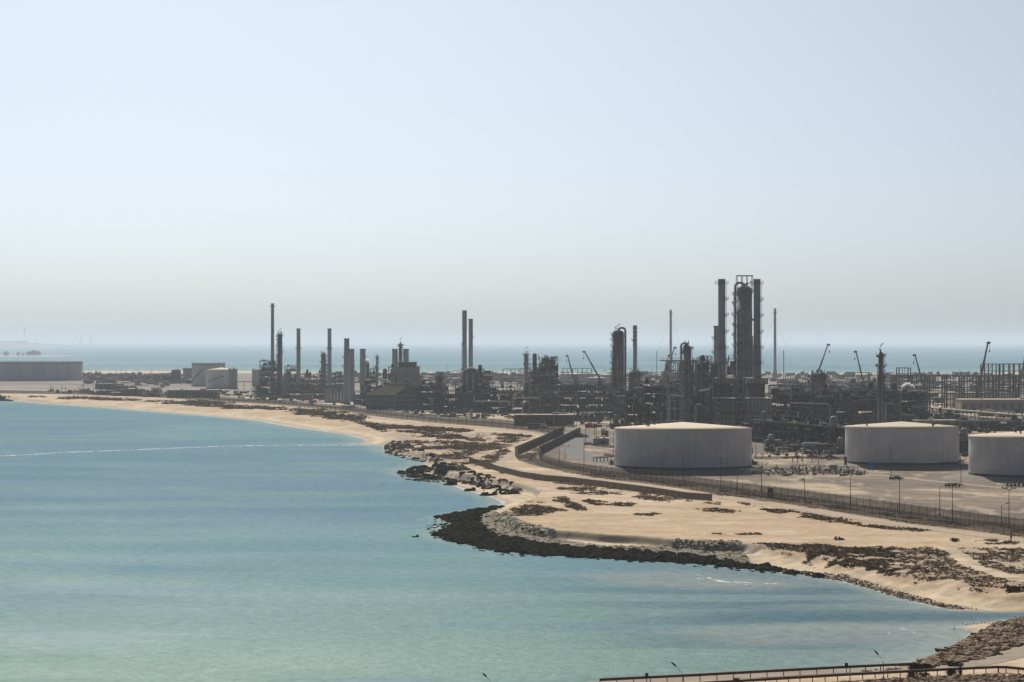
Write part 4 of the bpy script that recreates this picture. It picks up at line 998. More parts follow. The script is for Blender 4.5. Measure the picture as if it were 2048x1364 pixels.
U('very long dark air cooler rack with grey flat top running towards the tanks', 0, 0, 0, 0, 26, 42, 1.0, 'steel', 'navy', .06, vessels=8, pipes=1.0,
  world=(mid_.x+8, mid_.y, math.atan2(dv.y, dv.x), dv.length, 11.5), bay=7, flo=3.8, roof='roofg', name='air_cooler_rack')
U('low pipe structure with white pipes behind the middle tank roof', 1288, 1372, 872, 848, 12, 43, .6, 'light', 'dark', .3, vessels=3)
U('pipe structure seen just right of the middle tank', 1492, 1545, 880, 848, 22, 44, .85, 'steel', 'navy', .3, vessels=5, pipes=1.6)
U('low equipment cluster in front of the long cooler rack', 1532, 1600, 903, 884, 10, 45, .7, 'steel2', 'dark', .4, vessels=5, flo=2.5, bay=5)
U('low tan equipment cluster left of the second big tank', 1606, 1694, 908, 889, 12, 46, .8, 'conc2', 'steel2', .4, vessels=6, flo=2.5, bay=5)
U('low dark racks in the strip right of the plant', 1858, 1925, 842, 826, 20, 47, .8, 'steel', 'dark', .4, vessels=3)
U('low dark racks far right above the third tank', 1925, 2070, 862, 842, 24, 48, .8, 'steel', 'dark', .4, vessels=4)
U('dark low yard units right of the second tank', 1912, 1948, 905, 872, 16, 49, .7, 'steel', 'dark', .5, vessels=3, flo=3)
U('low clutter of pipes and huts right of the centre building', 1108, 1205, 842, 826, 16, 50, .8, 'steel', 'dark', .5, vessels=6, flo=2.6, bay=5)
U('dark kit piled at the left foot of the middle lattice', 1222, 1262, 858, 838, 14, 51, .9, 'steel2', 'dark', .5, vessels=4, flo=3)
U('hazy low frames behind the domed heater, left', 893, 918, 775, 742, 12, 52, .1, 'grey', 'grey', .3, vessels=0, pipes=1.2)
frame('row of thin steel portal frames left of the slender column', 1006, 1046, 785, 738, 14, 5, 1, 'grey', .6, seed=1)
frame('small steel portal frame left of the crowded reactor frame', 1041, 1062, 786, 737, 12, 2, 2, 'grey', .5, seed=2)
frame('thin pale gantry behind the short crane boom', 1126, 1184, 775, 737, 16, 6, 1, 'grey', .5, seed=3)
frame('open steel frame row behind the plant right of the thin mast', 1575, 1795, 800, 750, 18, 22, 3, 'grey', .5, seed=4)
frame('long unfinished dark steel frame with hoops on top at the right', 1790, 2100, 822, 752, 22, 18, 6, 'steel', .75, seed=5, hoops=(1831,1847,1877,1907,1922,1937,1951), ny=2)
frame('taller steel box frame above the long frame, left end', 1798, 1821, 812, 736, 14, 2, 4, 'steel', .6, seed=6)
frame('taller steel frame tower above the long frame near the right edge', 1969, 2000, 812, 728, 18, 4, 6, 'steel', .6, seed=7, braces=.4)
frame('wide tall steel frame cut by the right edge', 2006, 2090, 812, 728, 18, 8, 6, 'steel', .7, seed=8, braces=.2)
frame('square portal frame on the roofline left of the tall chimneys', 1402, 1423, 856, 712, 10, 3, 3, 'steel', .4, seed=9)
frame('steel frames behind the plant above the middle lattice', 1286, 1362, 800, 752, 12, 9, 1, 'grey', .6, seed=10)
frame('tall open platform frame with pale beams standing round the round topped column', 1338, 1404, 866, 722, 18, 5, 6, 'conc2', .55, seed=21, braces=.06, name='steel_framework')
frame('second open brown frame between platform frame and the left twin chimney', 1402, 1440, 868, 728, 16, 3, 7, 'steel2', .6, seed=22, braces=.15, name='steel_framework')
sq = mpp(866)
x, y, _ = G(1372, 866); t = thing('service_platform', 'pale top platform with handrail jutting left of the round topped column', 'platform', (x, y+9, 144*sq)); MB().box(-3, 0, 0, 82*sq, 17, .6).build('deck', M['conc'], t); hrl = MB()
for k in range(16): hrl.bar((-3-41*sq+82*sq*k/15, -8.3, .6), (-3-41*sq+82*sq*k/15, -8.3, 1.8), .14)
hrl.bar((-3-41*sq, -8.3, 1.8), (-3+41*sq, -8.3, 1.8), .14); hrl.build('handrail', M['steel2'], t)
def bent(label, pts, pyb, d=.9, m='light'):
    s_ = mpp(pyb); x, y, _ = G(pts[0][0], pyb); t = MB().pipe([((a-pts[0][0])*s_, 0, (pyb-b)*s_) for a, b in pts], d, 8).build('bent_pipe', M[m], loc=(x, y, 0)); tag(t, label, 'pipe')
bent('pale hooked pipe left of the round topped column', [(1339.5,862),(1339.5,794),(1342,790.5),(1364,792)], 870)
bent('pale tall hooked pipe right of the round topped column', [(1391.5,860),(1391.5,812),(1394,809),(1402,809)], 872, 1.0)
bent('pale pipe climbing the massive tallest column then bending right', [(1491,800),(1491,699),(1494,695.5),(1507,694)], 846.5, 1.2)
bent('pale pipe crossing below the domed vessel towards the right', [(948,790),(948,803),(970,803),(1018,803),(1018,812)], 828, 1.0)
bent('pale vertical pipe pair left before the dome, joined below', [(934,745),(934,780),(938,784),(942,784),(946,780),(946,745)], 826.5, .7)
bent('long pale level pipe along the middle dark structure', [(1025,822),(1025,796),(1046,796),(1080,797)], 834, .8)
bent('pale pipe elbow before the gooseneck column foot', [(1229,780),(1229,790),(1232,792),(1252,792)], 838, .8)
bent('pale hooked pipe at the foot of the free standing column', [(1771,850),(1771,809),(1774,806.5),(1786,806.5)], 860, 1.0)
bent('tall thin pale pipe left of the end structure', [(1802,850),(1802,785)], 861, .6)
bent('pale level pipe high on the structure right of the right chimney', [(1545,775),(1582,775),(1582,800)], 857, .7)
bent('bright level pipe in front of the left chimney heater', [(1398,783),(1420,779)], 871, 1.1)
bent('pale level pipe low in front of the right structures', [(1580,806),(1655,808),(1660,812),(1660,830)], 857, .8)
# long pipeway levels at the far right
def pipe_rack(label, pa, pb, h, n=4, m='light', seed=0, sp=9, d=.7):
    rr = random.Random(seed); a = Vector(G(*pa)); b = Vector(G(*pb)); t = thing('pipe_rack', label, 'pipe rack', tuple(a)); v = b-a; L_ = v.length; d_ = v.normalized(); nr = Vector((-d_.y, d_.x, 0)); w_ = n*.9
    p = MB(); fr = MB()
    for i in range(n): p.bar(nr*(i-(n-1)/2)*.95+Vector((0,0,h)), v+nr*(i-(n-1)/2)*.95+Vector((0,0,h)), d*rr.uniform(.6,1.1), n=6, smooth=True)
    k = max(2, int(L_/sp))
    for i in range(k+1):
        q = v*(i/k)
        for sg in (-1, 1): fr.bar(q+nr*w_*.5*sg, q+nr*w_*.5*sg+Vector((0,0,h)), .3)
        fr.bar(q+nr*w_*.55+Vector((0,0,h-.4)), q-nr*w_*.55+Vector((0,0,h-.4)), .35)
    p.build('pipes', M[m], t); fr.build('supports', M['steel'], t); return t
pipe_rack('pale elevated pipeway slanting down to the right edge above the third tank', (1858, 828), (2120, 852), 5, 6, 'conc', 1, d=1)
pipe_rack('second pale pipeway below the first near the right edge', (1900, 838), (2120, 864), 4, 4, 'conc', 2)
pipe_rack('brown pipeway crossing the yard behind the far left sheds', (165, 757), (380, 756), 5, 6, 'steel2', 3, 24, 1.1)
pipe_rack('brown pipeway between the cone roofed tank and the tower block', (470, 781), (524, 781), 10, 5, 'steel2', 4, 10, 1.1)
pipe_rack('long brown pipe bridge running from the left stair block to the tall frame', (1255, 848), (1400, 848), 23, 6, 'steel2', 5, 12)
pipe_rack('long brown pipe bridge right of the right twin chimney', (1540, 842), (1625, 842), 25, 6, 'steel2', 6, 12)
pipe_rack('low pipe bridge in front of the second big tank', (1738, 938), (1945, 936), 2.6, 3, 'stackg', 7, 6, .35)
pipe_rack('pipe guard rail curving left of the middle tank', (1190, 924), (1226, 921), 2.2, 2, 'light', 8, 3, .2)
pipe_rack('thin far pipeway seen between the chimneys on the left', (700, 765), (900, 766), 5, 5, 'conc', 9, 20, 1)
pipe_rack('pale horizontal pipeway below the portal frames', (970, 778), (1060, 778), 6, 5, 'conc2', 10, 14, 1)

# ---- buildings
building('long low beige walled building with brown bays in the middle of the yard', 1029, 1147, 852, 831, 22, 'brick', 'flat', windows=(0,0), bays=6, roofm='conc', name='yard_building')
building('small dark flat hut in front of the long low beige building', 1056, 1080, 858, 849, 6, 'brick', roofm='roofg', name='hut')
building('pale tiny kiosk beside the dark flat hut', 1082, 1092, 858, 852, 5, 'conc', roofm='conc', name='kiosk')
building('grey brown ribbed shed nearest the beach at left', 191, 240, 779, 768, 30, 'brick', bays=9, roofm='conc2', name='shed')
building('small annex on the right of the ribbed shed', 229, 250, 781, 772, 18, 'brick', bays=0, roofm='conc2', name='annex')
building('dark brown wedge shed near the beach left of centre', 240, 282, 792, 779, 22, 'brick', roofm='brick', name='shed', rz=.35)
building('low dark brown wall building left of the wedge shed', 192, 222, 790, 782, 16, 'brick', roofm='conc2', name='low_building')
building('tiny hut with bright roof before the wedge shed', 222, 239, 792, 786, 10, 'brick', roofm='tankroof', name='hut')
building('long brown bay fronted building below the pale stairway tank', 335, 434, 796, 781, 26, 'brick', bays=14, roofm='conc2', windows=(8,1), name='yard_building')
building('grey low shed left of the long bay fronted building', 284, 320, 794, 783, 14, 'grey', roofm='roofg', name='shed')
building('pale cabin behind the grey low shed', 302, 322, 782, 776, 10, 'white', roofm='tankroof', name='cabin')
building('long beige block with lit parapet behind the second big tank', 1705, 1831, 852, 831, 24, 'brick', bays=6, roofm='conc', name='plant_building', windows=(5,1))
building('grey roofed low building joined left of the long beige block', 1640, 1712, 850, 835, 20, 'brick', roofm='roofg', name='plant_building')
building('long low beige wall building right of the long beige block', 1832, 1975, 854, 842, 18, 'conc', roofm='conc', name='low_building', windows=(6,1))
building('tall beige building with flat roof at the right edge, rear block', 1907, 2024, 816, 788, 50, 'conc', roofm='conc', name='hall_building', door=False)
building('long beige building with bright parapet at the right edge, front block', 1922, 2110, 826, 800, 26, 'conc', roofm='tankroof', name='hall_building', windows=(12,1))
building('white block house left of the middle tank, upper one', 1203, 1217, 873, 862, 6, 'conc', roofm='tankroof', name='equipment_cabin')
building('white block house left of the middle tank, lower one', 1187, 1218, 889, 878, 6, 'grey', roofm='tankroof', name='equipment_cabin')
building('dark hut on the yard behind the far left pipeway', 343, 357, 766, 741, 24, 'navy', roofm='roofg', name='pump_house')
building('low dark sheds beyond the stairway tank, left', 325, 345, 766, 753, 24, 'navy', roofm='roofg', name='pump_house')
for i, (a, b, c_, d_) in enumerate([(1860,1868,846,838),(858,866,775,760),(1590,1612,782,772),(1120,1150,788,778),(1960,1990,832,822),(2000,2030,834,826),(1870,1890,806,796),(1195,1215,790,780)]):
    building(['small brown cabin at the right end of the plant','small white topped cabin right of the heater house','far low pale cabin behind the thin mast','far low cabin under the short crane','small porch cabin in front of the right edge hall','second small porch cabin near the right edge','blue grey cabin under the long steel frame','far low cabin left of the gooseneck column'][i], a, b, c_, d_, 14, ['brick','conc','conc','conc2','conc','conc2','navy','conc'][i], roofm='conc2', name='cabin')
# brown pitched hall
cx_, cy_, _ = G(790, 821); s = mpp(821); Wd, D, H, RH = 34.0, 30.0, 12.8, 20.5; rzh = R(-45)
mx_, my_ = -Wd/2, D/2; x = cx_+mx_*math.cos(rzh)-my_*math.sin(rzh); y = cy_+mx_*math.sin(rzh)+my_*math.cos(rzh)
t = thing('process_hall', 'brown hall with big pitched roof and glazed bays left of centre', 'hall', (x, y, 0), rzh)
MB().add([(-Wd/2,-D/2,0),(Wd/2,-D/2,0),(Wd/2,D/2,0),(-Wd/2,D/2,0),(-Wd/2,-D/2,H),(Wd/2,-D/2,H),(Wd/2,D/2,H),(-Wd/2,D/2,H),(Wd/2,0,RH-.3),(-Wd/2,0,RH-.3)],
         [(0,1,5,4),(2,3,7,6),(1,2,6,8,5),(3,0,4,9,7)]).build('walls', M['teal'], t)
MB().add([(-Wd/2-1,-D/2-1.5,H-.6),(Wd/2+1,-D/2-1.5,H-.6),(Wd/2+1,0,RH),(-Wd*.28,0,RH),(Wd/2+1,D/2+1,H-.6),(-Wd/2-1,D/2+1,H-.6),
          (-Wd/2-1,-D/2-1.5,H-1.3),(Wd/2+1,-D/2-1.5,H-1.3)], [(0,1,2,3),(3,2,4,5),(0,3,5),(6,7,1,0)]).build('roof', M['roofb'], t)
g_ = MB()
for i in range(8): g_.box(-Wd/2+Wd*i/7, -D/2-.3, 0, .6, .5, H-1)
for i in range(5): g_.box(Wd/2+.3, -D/2+D*i/4, 0, .5, .6, H-.5)
for k in (.33, .62, .9): g_.box(0, -D/2-.35, H*k, Wd, .3, .6); g_.box(Wd/2+.35, 0, H*k, .3, D, .5)
g_.build('wall_posts', M['conc2'], t)
for i in range(7):
    for k in (.12, .42, .70): MB().box(-Wd/2+Wd*(i+.5)/7, -D/2-.1, H*k, Wd/7*.7, .12, H*.17).build('window', M['glass'], t)
for i in range(6): MB().lathe([(.8, RH-.6), (.8, RH+.7), (1.4, RH+.7), (1.1, RH+1.5)], 10, -Wd*.2+i*Wd*.125, 0).build('roof_vent', M['light'], t)
# silos
s = mpp(805); x, y, _ = G(669, 805); t = thing('silo_row', 'row of tall grey silos under one slab left of the thick banded chimney', 'silos', (x, y, 0))
for i in range(6):
    MB().lathe([(3.0*s, 0), (3.0*s, 31*s)], 20).build('silo', M['light' if i % 2 else 'stackg'], t, loc=((-17+6.6*i)*s, 0, 0))
MB().box(0, 0, 31*s, 42*s, 8*s, 3.2*s).build('top_slab', M['steel2'], t)
# ramp wedge
x, y, _ = G(902, 834); t = thing('sloped_bunker', 'small sloping pale wedge shelter on the yard before the domed heater', 'shelter', (x, y, 0)); s = mpp(834)
MB().add([(-9*s,0,0),(10*s,0,0),(10*s,6,0),(-9*s,6,0),(5*s,0,9*s),(10*s,0,8*s),(10*s,6,8*s),(5*s,6,9*s)], [(0,1,5,4),(1,2,6,5),(2,3,7,6),(3,0,4,7),(4,5,6,7)]).build('walls', M['brick'], t)
MB().add([(-9.4*s,-.4,.1),(-9.4*s,6.4,.1),(5*s,6.4,9.2*s),(5*s,-.4,9.2*s),(-9.4*s,-.4,.6),(-9.4*s,6.4,.6),(5*s,6.4,9.2*s+.5),(5*s,-.4,9.2*s+.5)], [(4,7,6,5),(0,3,7,4),(1,0,4,5),(2,1,5,6),(3,2,6,7)]).build('roof', M['conc'], t)
x, y, _ = G(942.5, 837); t = thing('vent_tower', 'stubby concrete vent tower with mushroom cap on the yard', 'vent', (x, y, 0)); s = mpp(837)
MB().lathe([(3.3*s, 0), (3.3*s, 2*s), (2.2*s, 2*s), (2.2*s, 13*s)], 14, smooth=False).build('shaft', M['conc2'], t); MB().lathe([(3*s, 13*s), (3*s, 15*s), (2*s, 17*s), (.1, 17.5*s)], 14).build('cap', M['light'], t)

for i, (px, b, t_, w_) in enumerate([(1070,820,742,9),(1082,820,733,11),(1093,819,716,12),(1104,821,720,8)]):
    column(['lowest','third tallest','tallest','slimmest'][i]+' round vessel of the four standing in the crowded reactor frame', px, b, t_, w_, 'steel2', 3, 'L', clutter=2, name='reactor_vessel', pipes=1, seed=i)
# ---- cranes
C = mobile_crane
C('crane with short boom leaning left, left one of the pair over the hazy tanks', 1135, 711, 1144, 745, 782, th=1.3)
C('crane with long boom leaning left, right one of the pair over the hazy tanks', 1169, 703, 1198, 755, 790, th=1.3)
C('crane with short thin boom just right of the thin mast', 1337, 711, 1326, 755, 792, th=.8)
C('crane with thick boom leaning right across the far left flare stack', 1349, 695, 1330, 755, 792, th=1.1)
C('crane with boom leaning right above the pair of round vessels', 1656, 689, 1637, 742, 800, th=1.1)
C('crane with boom leaning left between the round vessels and the free column', 1712, 703, 1727, 765, 800, th=1.1)
C('crane with boom leaning left over the long unfinished frame', 1830, 710, 1845, 765, 808, th=1.1)
C('crane with the tallest boom leaning right near the right edge', 1976, 685, 1957, 775, 820, th=1.3)
C('crane with boom cut by the right edge of the photo', 2050, 715, 2040, 760, 812, th=1.2)

# ---- fences along the patrol road
FA = smooth_px([(1126,869),(1060,899),(1030,913),(1042,924),(1100,937),(1180,953)], 1)+[(1281,966),(1383,980),(1485,995),(1586,1009),(1700,1027),(1838,1047),(2048,1074),(2200,1094)]
FB = smooth_px([(1160,870),(1110,893),(1076,912),(1088,926),(1130,938),(1180,945)], 1)+[(1281,957),(1400,972),(1550,992),(1700,1012),(1838,1032),(2048,1060),(2200,1080)]
fence_run('outer_wire_fence', 'tall wire fence with leaning post tips right beside the pale patrol road', W2(FA, 0), 3.2, 'mesh', spacing=5.5)
fence_run('inner_wire_fence', 'second wire fence inside the first, running past the three big tanks', W2(FB, 0), 3.2, 'mesh', spacing=5.5)
fence_run('screened_fence', 'dark screened fence run from the yard corner to the bend, left of the two', W2([(1127,867),(1080,889),(1030,911),(1036,919)], 0), 4.2, 'palisade', crank=False, spacing=9)
fence_run('screened_fence', 'dark screened fence run from the yard corner to the bend, right of the two', W2([(1161,868),(1118,890),(1077,911),(1082,919)], 0), 4.2, 'palisade', crank=False, spacing=9)
fence_run('palisade_fence', 'low dark slatted fence on the sea side of the patrol road', W2([(938,925),(960,932),(1000,944),(1044,955),(1090,962),(1137,966),(1229,977.5),(1308,988),(1371,998),(1424,1002)], 0), 2.4, 'palisade', crank=False, spacing=6)
fence_run('beach_fence', 'long thin wire fence between the far beach and the plant', W2([(0,786),(150,789),(300,794),(420,801.5),(560,810.5),(680,822),(782,837),(883,847),(985,854),(1061,861),(1120,868)], 0), 3.2, 'mesh', crank=False, spacing=14, post=.3)
fence_run('yard_fence', 'second long wire fence behind the beach fence on the yard side', W2([(420,798.5),(560,807.5),(680,817.5),(782,830),(883,840),(985,847),(1061,854),(1130,862)], 0), 3.2, 'mesh', crank=False, spacing=14, post=.3)
fence_run('tank_yard_rail', 'rusty low railing in the yard between the first two big tanks', W2([(1508,918),(1600,918),(1690,919)], 0), 1.3, 'mesh', crank=False, spacing=3.5, mpost='rust', post=.18)
fence_run('orange_barrier', 'orange barrier line around the bend of the yard road', W2([(1168,891),(1176,889),(1195,893),(1228,896)], 0), 1.2, 'mesh', crank=False, spacing=2.5, mpost='orange', post=.35)
fence_run('orange_barrier', 'short orange barrier at the left foot of the middle tank', W2([(1209,912),(1228,914)], 0), 1.2, 'mesh', crank=False, spacing=2.5, mpost='orange', post=.35)

# ---- lamp posts
LP = [(1609.5,951,1002,'left of the dark box on the fence, tall pole behind the fence',-1,1),(1701,951,1018,'plain pole in the open yard left of the second tank centre line',1,1),(1799,957,1028,'pole with one arm to the left near the yard track',-1,1),
 (1879.5,975,1031,'shorter pole of the close pair in the right yard',1,1),(1905,974,1043,'taller pole of the close pair in the right yard',-1,1),(2003,1011,1053,'short bare pole near the right edge',1,1),
 (2018,981,1056,'pole with a cluster of lamp heads near the right edge',1,4),(1782,889,955,'pole with bright lamp head in front of the second tank',1,1),(1922,924,970,'pole right of the second tank shadow',1,1),
 (1523,932,982,'pole just right of the middle tank pipe bend',1,1),(1442,916,982,'pole before the right half of the middle tank',-1,1),(1367,906,962,'pole before the centre of the middle tank',-1,1),(1474.6,942,981,'short pole at the right foot of the middle tank',1,1),
 (1168,877,930,'pole at the left end of the orange barrier',1,1),(1227,862,905,'pole touching the left wall of the middle tank',1,1),(1130,895,915,'short pole on the verge inside the fence bend',1,1),
 (1119,895,925,'pole in the fence bend, left of two',1,1),(1171,842,885,'thin tall pole left of the red truck',1,1),(1189,835,877,'thick pole right of the red truck',1,1),(1193,842,873,'thin pole beside the thick pole right of the red truck',1,1),
 (1153,842,868,'pole at the top of the fence corner',1,1),(1512,862,915,'pole behind the right shoulder of the middle tank',1,1),(1612,862,905,'pole before the long cooler rack, middle',1,1),(1637,871,938,'pole before the tan equipment cluster',1,1),(1662,867,900,'pole before the right part of the cooler rack',1,1),
 (187,768,790,'pole beside the ribbed shed near the far beach',1,1),(333,765,792,'pole at the left end of the long bay fronted building',1,1),(166,752,782,'pole right of the wide floating roof tank',1,1),(270,752,780,'pole on the yard behind the wedge shed',1,1),(600,783,806,'pole before the ochre heater row',1,1)]
for px, a, b, l_, ar, hd_ in LP: lamp('thin post, '+l_, px, a, b, ar, heads=hd_)

# ---- foreground causeway: guard rails, lamps, rocks
def guard_rail(label, pts, spacing=2.0, h=.95):
    P = [Vector(G(a, b)) for a, b in pts]; t = thing('guard_rail', label, 'guard rail', tuple(P[0])); bm_ = MB(); L_ = 0; o = P[0]; qs = []
    for a, b in zip(P, P[1:]):
        n = max(1, round((b-a).length/spacing))
        for i in range(n+(b is P[-1])): q = a+(b-a)*(i/n); qs.append(q-o)
        bm_.bar(a-o+Vector((0,-.1,h)), b-o+Vector((0,-.1,h)), .42, cap=True)
        bm_.bar(a-o+Vector((0,-.22,h-.09)), b-o+Vector((0,-.22,h-.09)), .1)
    bm_.build('rail', M['rustrail'], t)
    g0 = MB().box(0, 0, -.3, .14, .14, h+.4)
    for i, q in enumerate(qs): g0.build('post', M['rustrail'], t, loc=tuple(q)) if False else None
    first = g0.build('post', M['rustrail'], t, loc=tuple(qs[0]))
    for q in qs[1:]:
        c = first.copy(); col.objects.link(c); c.parent = t; c.location = q
    return t
guard_rail('brown guard rail on the water side of the causeway ending at the green bush', [(1200,1371),(1400,1361),(1600,1350),(1700,1344.5),(1822,1339)], 3.0)
guard_rail('brown guard rail on the near side of the causeway with a bent down right end', [(1250,1386),(1460,1374.5),(1600,1366),(1700,1360),(1850,1352),(1996,1345)], 2.2)
x0_, y0_, _ = G(1996,1345); x1_, y1_, _ = G(2062,1344)
guard_rail('short brown guard rail end turning down to the right edge', [(1997,1345),(2012,1344.8),(2062,1350)], 2.6, .9)
bx_ = [(1294,1369,'small dark electrical box behind the water side rail, left one'),(1694,1348,'small dark electrical box behind the water side rail, right one')]
for px, py, l_ in bx_:
    x, y, _ = G(px, py); t = thing('electrical_box', l_, 'box', (x, y+.8, 0), 0, 'electrical boxes on the causeway')
    MB().box(0, 0, 0, .12, .12, 1.0).build('post', M['rustrail'], t); MB().box(0, 0, 1.0, .5, .35, .7).build('cabinet', M['dark'], t); MB().box(0, -.02, 1.7, .58, .45, .06).build('lid', M['steel'], t)
def road_lamp(label, px, pyb, bend, dx, dy, z=0):
    s = mpp(pyb); x, y, _ = G(px, pyb); t = thing('road_lamp', label, 'street lamp', (x, y, 0), 0, 'lamps along the causeway'); H = (pyb-bend)*s
    MB().bar((0,0,0), (0,0,H), .13, .10, n=10, cap=True).build('pole', M['rustrail'], t)
    MB().bar((0,0,H), (-dx*s*.55, 0, H+dy*s*.62), .07, n=8, cap=True).build('arm', M['light'], t)
    h_ = MB(); a = Vector((-dx*s*.55, 0, H+dy*s*.62)); b = Vector((-dx*s, 0, H+dy*s)); h_.bar(a, a+(b-a)*.35, .14, .3, n=8, cap=True, smooth=True); h_.bar(a+(b-a)*.35, b, .3, .2, n=8, cap=True, smooth=True)
    h_.build('lamp_head', M['dark'], t); MB().box(0,0,0,.35,.35,.3).build('foot', M['steel'], t)
road_lamp('causeway lamp with bent arm, the right one beside the near guard rail', 1767, 1358, 1324, 18, 23)
road_lamp('causeway lamp with bent arm, the middle one of three', 1364.5, 1384, 1347, 22, 23)
road_lamp('causeway lamp cut by the bottom edge, leftmost of three', 984, 1404, 1366, 19, 20)
for i, (px, py) in enumerate([(1472,1373),(1920,1349)]):
    x, y, _ = G(px, py); t = thing('rail_post_block', ['stout brown post block at the left of the near guard rail','stout brown post block near the right end of the near guard rail'][i], 'post', (x, y-.3, -.2))
    MB().box(0,0,0,[1.0,.35][i],.4,[1.5,1.9][i]).build('post', M['rustrail'], t); MB().box(0,0,[1.5,1.9][i],[1.1,.45][i],.5,.1).build('cap', M['rust'], t)

# boulders of the rock slope
slope = [p for p in ROCKSL]; pts = scatter(slope, 460, 5)
pts2 = scatter(W2([(1480,1384),(1700,1366),(1850,1358),(1990,1352),(2140,1352),(2140,1400),(1480,1410)], 0), 1500, 6)
protos = []
for k in range(8):
    mb = MB(); add_rock(mb, 0, 0, 0, 1, k, 0); ob = mb.build('boulder', M['rockt'] if k % 3 else M['rockb']); protos.append(ob)
rr = random.Random(3); vis = [p for p in pts if 1780 < 1024+p[0]*F/p[1] < 2080]
for i, (x, y, z) in enumerate(vis[:290]):
    k = i % 8; ob = protos[k] if i < 8 else protos[k].copy()
    if i >= 8: col.objects.link(ob)
    s_ = rr.uniform(.7, 1.5); ob.location = (x, y, z+s_*.12); ob.scale = (s_*1.3, s_*.95, s_*.55); ob.rotation_euler = (rr.uniform(-.3,.3), rr.uniform(-.3,.3), rr.uniform(0,6.3))
    tag(ob, 'tan brown boulder in the rock slope between the bay and the curving road', 'boulder', 'boulders of the rock slope by the curving road')
mb = MB()
for x, y, z in pts2: add_rock(mb, x, y, z+rr.uniform(0,.2), rr.uniform(.35, .95), rr.randrange(8), rr.uniform(0,6.3))
tag(mb.build('roadside_rocks', M['rockt']), 'heap of brown stones along the bottom edge below the near guard rail', 'rocks', kind='stuff')
mb = MB()
for x, y, z in scatter(slope, 2600, 15): add_rock(mb, x, y, z+.05, rr.uniform(.3, 1.0), rr.randrange(8), rr.uniform(0,6.3))
tag(mb.build('slope_rubble', M['rockt']), 'small tan stones filling the gaps between the slope boulders', 'rocks', kind='stuff')

# ---- shore rocks
def rockfield(name, label, poly, n, smin, smax, m, seed, zoff=0, flat=.8, dens=None):
    mb = MB(); r_ = random.Random(seed)
    for x, y, z in scatter(poly, n, seed, dens): 
        z = max(z, WATER-.15); s_ = smin+(smax-smin)*r_.random()**2; add_rock(mb, x, y, z+zoff+s_*.1, s_, r_.randrange(8), r_.uniform(0,6.3), flat)
    return tag(mb.build(name, M[m]), label, 'rocks', kind='stuff')
rockfield('reef_rocks', 'black wet rocks of the curved reef edge in the bay', REEF, 4600, .4, 1.9, 'rockd', 21, 0, .9, dens=lambda X, Y: .12+.88*ss(0, 8, sdist(REEF, X, Y)+(fbm(X, Y, 7, 48)-.5)*8))
EDGE = W2([(880,1030),(850,1052),(868,1076),(952,1100),(1018,1112),(1097,1115),(1300,1126),(1590,1152),(1590,1142),(1300,1112),(1020,1090),(920,1065),(960,1018)], WATER)
rockfield('reef_outliers', 'scattered black stones at the waterline round the reef', EDGE, 900, .3, 1.0, 'rockd', 22)
rockfield('rubble_stones', 'pale broken rubble on the beach under the low cliff', RUBBLE, 4200, .2, 1.0, 'rockp', 23, 0, .55, dens=lambda X, Y: 1-ss(-2, 2, sdist(REEF, X, Y)))
rockfield('rubble_dark_stones', 'grey brown stones mixed in the pale rubble below the cliff', RUBBLE, 420, .3, 1.0, 'rockb', 24)
rockfield('headland_stones', 'grey brown stones strewn over the small headland', HEADL, 1200, .3, 1.2, 'rockg', 27, .05, dens=lambda X, Y: (fbm(X, Y, 9, 47) > .46)*1.0)
rockfield('headland_rocks', 'dark heaped rocks of the small headland beside the bay', HEADL, 170, .5, 2.0, 'rockb', 25, .1, dens=lambda X, Y: (fbm(X, Y, 14, 44) > .45)*1.0)
HB = [W2([(800,941),(812,936),(850,930),(880,935),(905,946),(900,957),(860,954),(820,951)], -2), W2([(771,893),(790,895),(815,903),(810,910),(780,905),(770,900)], -2), W2([(940,960),(955,958),(1040,982),(1046,988),(1010,984),(965,976)], -1.6), W2([(-200,796),(24,797),(28,800.5),(-200,801)], -2), W2([(1590,1142),(1690,1156),(1800,1186),(1900,1212),(1960,1221),(1900,1219),(1800,1197),(1690,1164),(1590,1149)], WATER)]
hl = ['black jagged rock heap on the headland tip','small black rock heap at the corner of the sandy cove','line of dark rock debris under the grey cliff','black rock bank at the far left end of the beach','brown weed and pebbles band along the near beach']
for i, P_ in enumerate(HB): rockfield('rock_heap' if i < 4 else 'pebble_band', hl[i], P_, [120,60,70,160,1500][i], [.5,.5,.4,2,.08][i], [2.7,1.7,1.7,7,.28][i], 'rockd' if i < 4 else 'rockb', 30+i, .1)
for i, (px, py, w_, h_, l_) in enumerate([(904,969,3.6,2.3,'dark square block of concrete wreckage at the waterline'),(942,981,3.2,1.2,'dark tilted slab lying at the waterline right of the square block'),(982,990,4.2,.9,'dark flat wreck piece lying on the cove sand'),(832,1073,1.5,.6,'lone black rock in the bay left of the reef')]):
    x, y, z = G(px, py, WATER+.2); z = max(hz(x, y), WATER)
    mb = MB(); mb.box(0,0,-.3,w_,w_*.7,h_,.4); mb.box(w_*.3,.2,h_-.35,w_*.4,w_*.3,.5,1.0); add_rock(mb, -w_*.5, -.6, 0, w_*.5, i, 1)
    tag(mb.build('shore_block', M['rockb'], loc=(x, y, z)), l_, 'block')

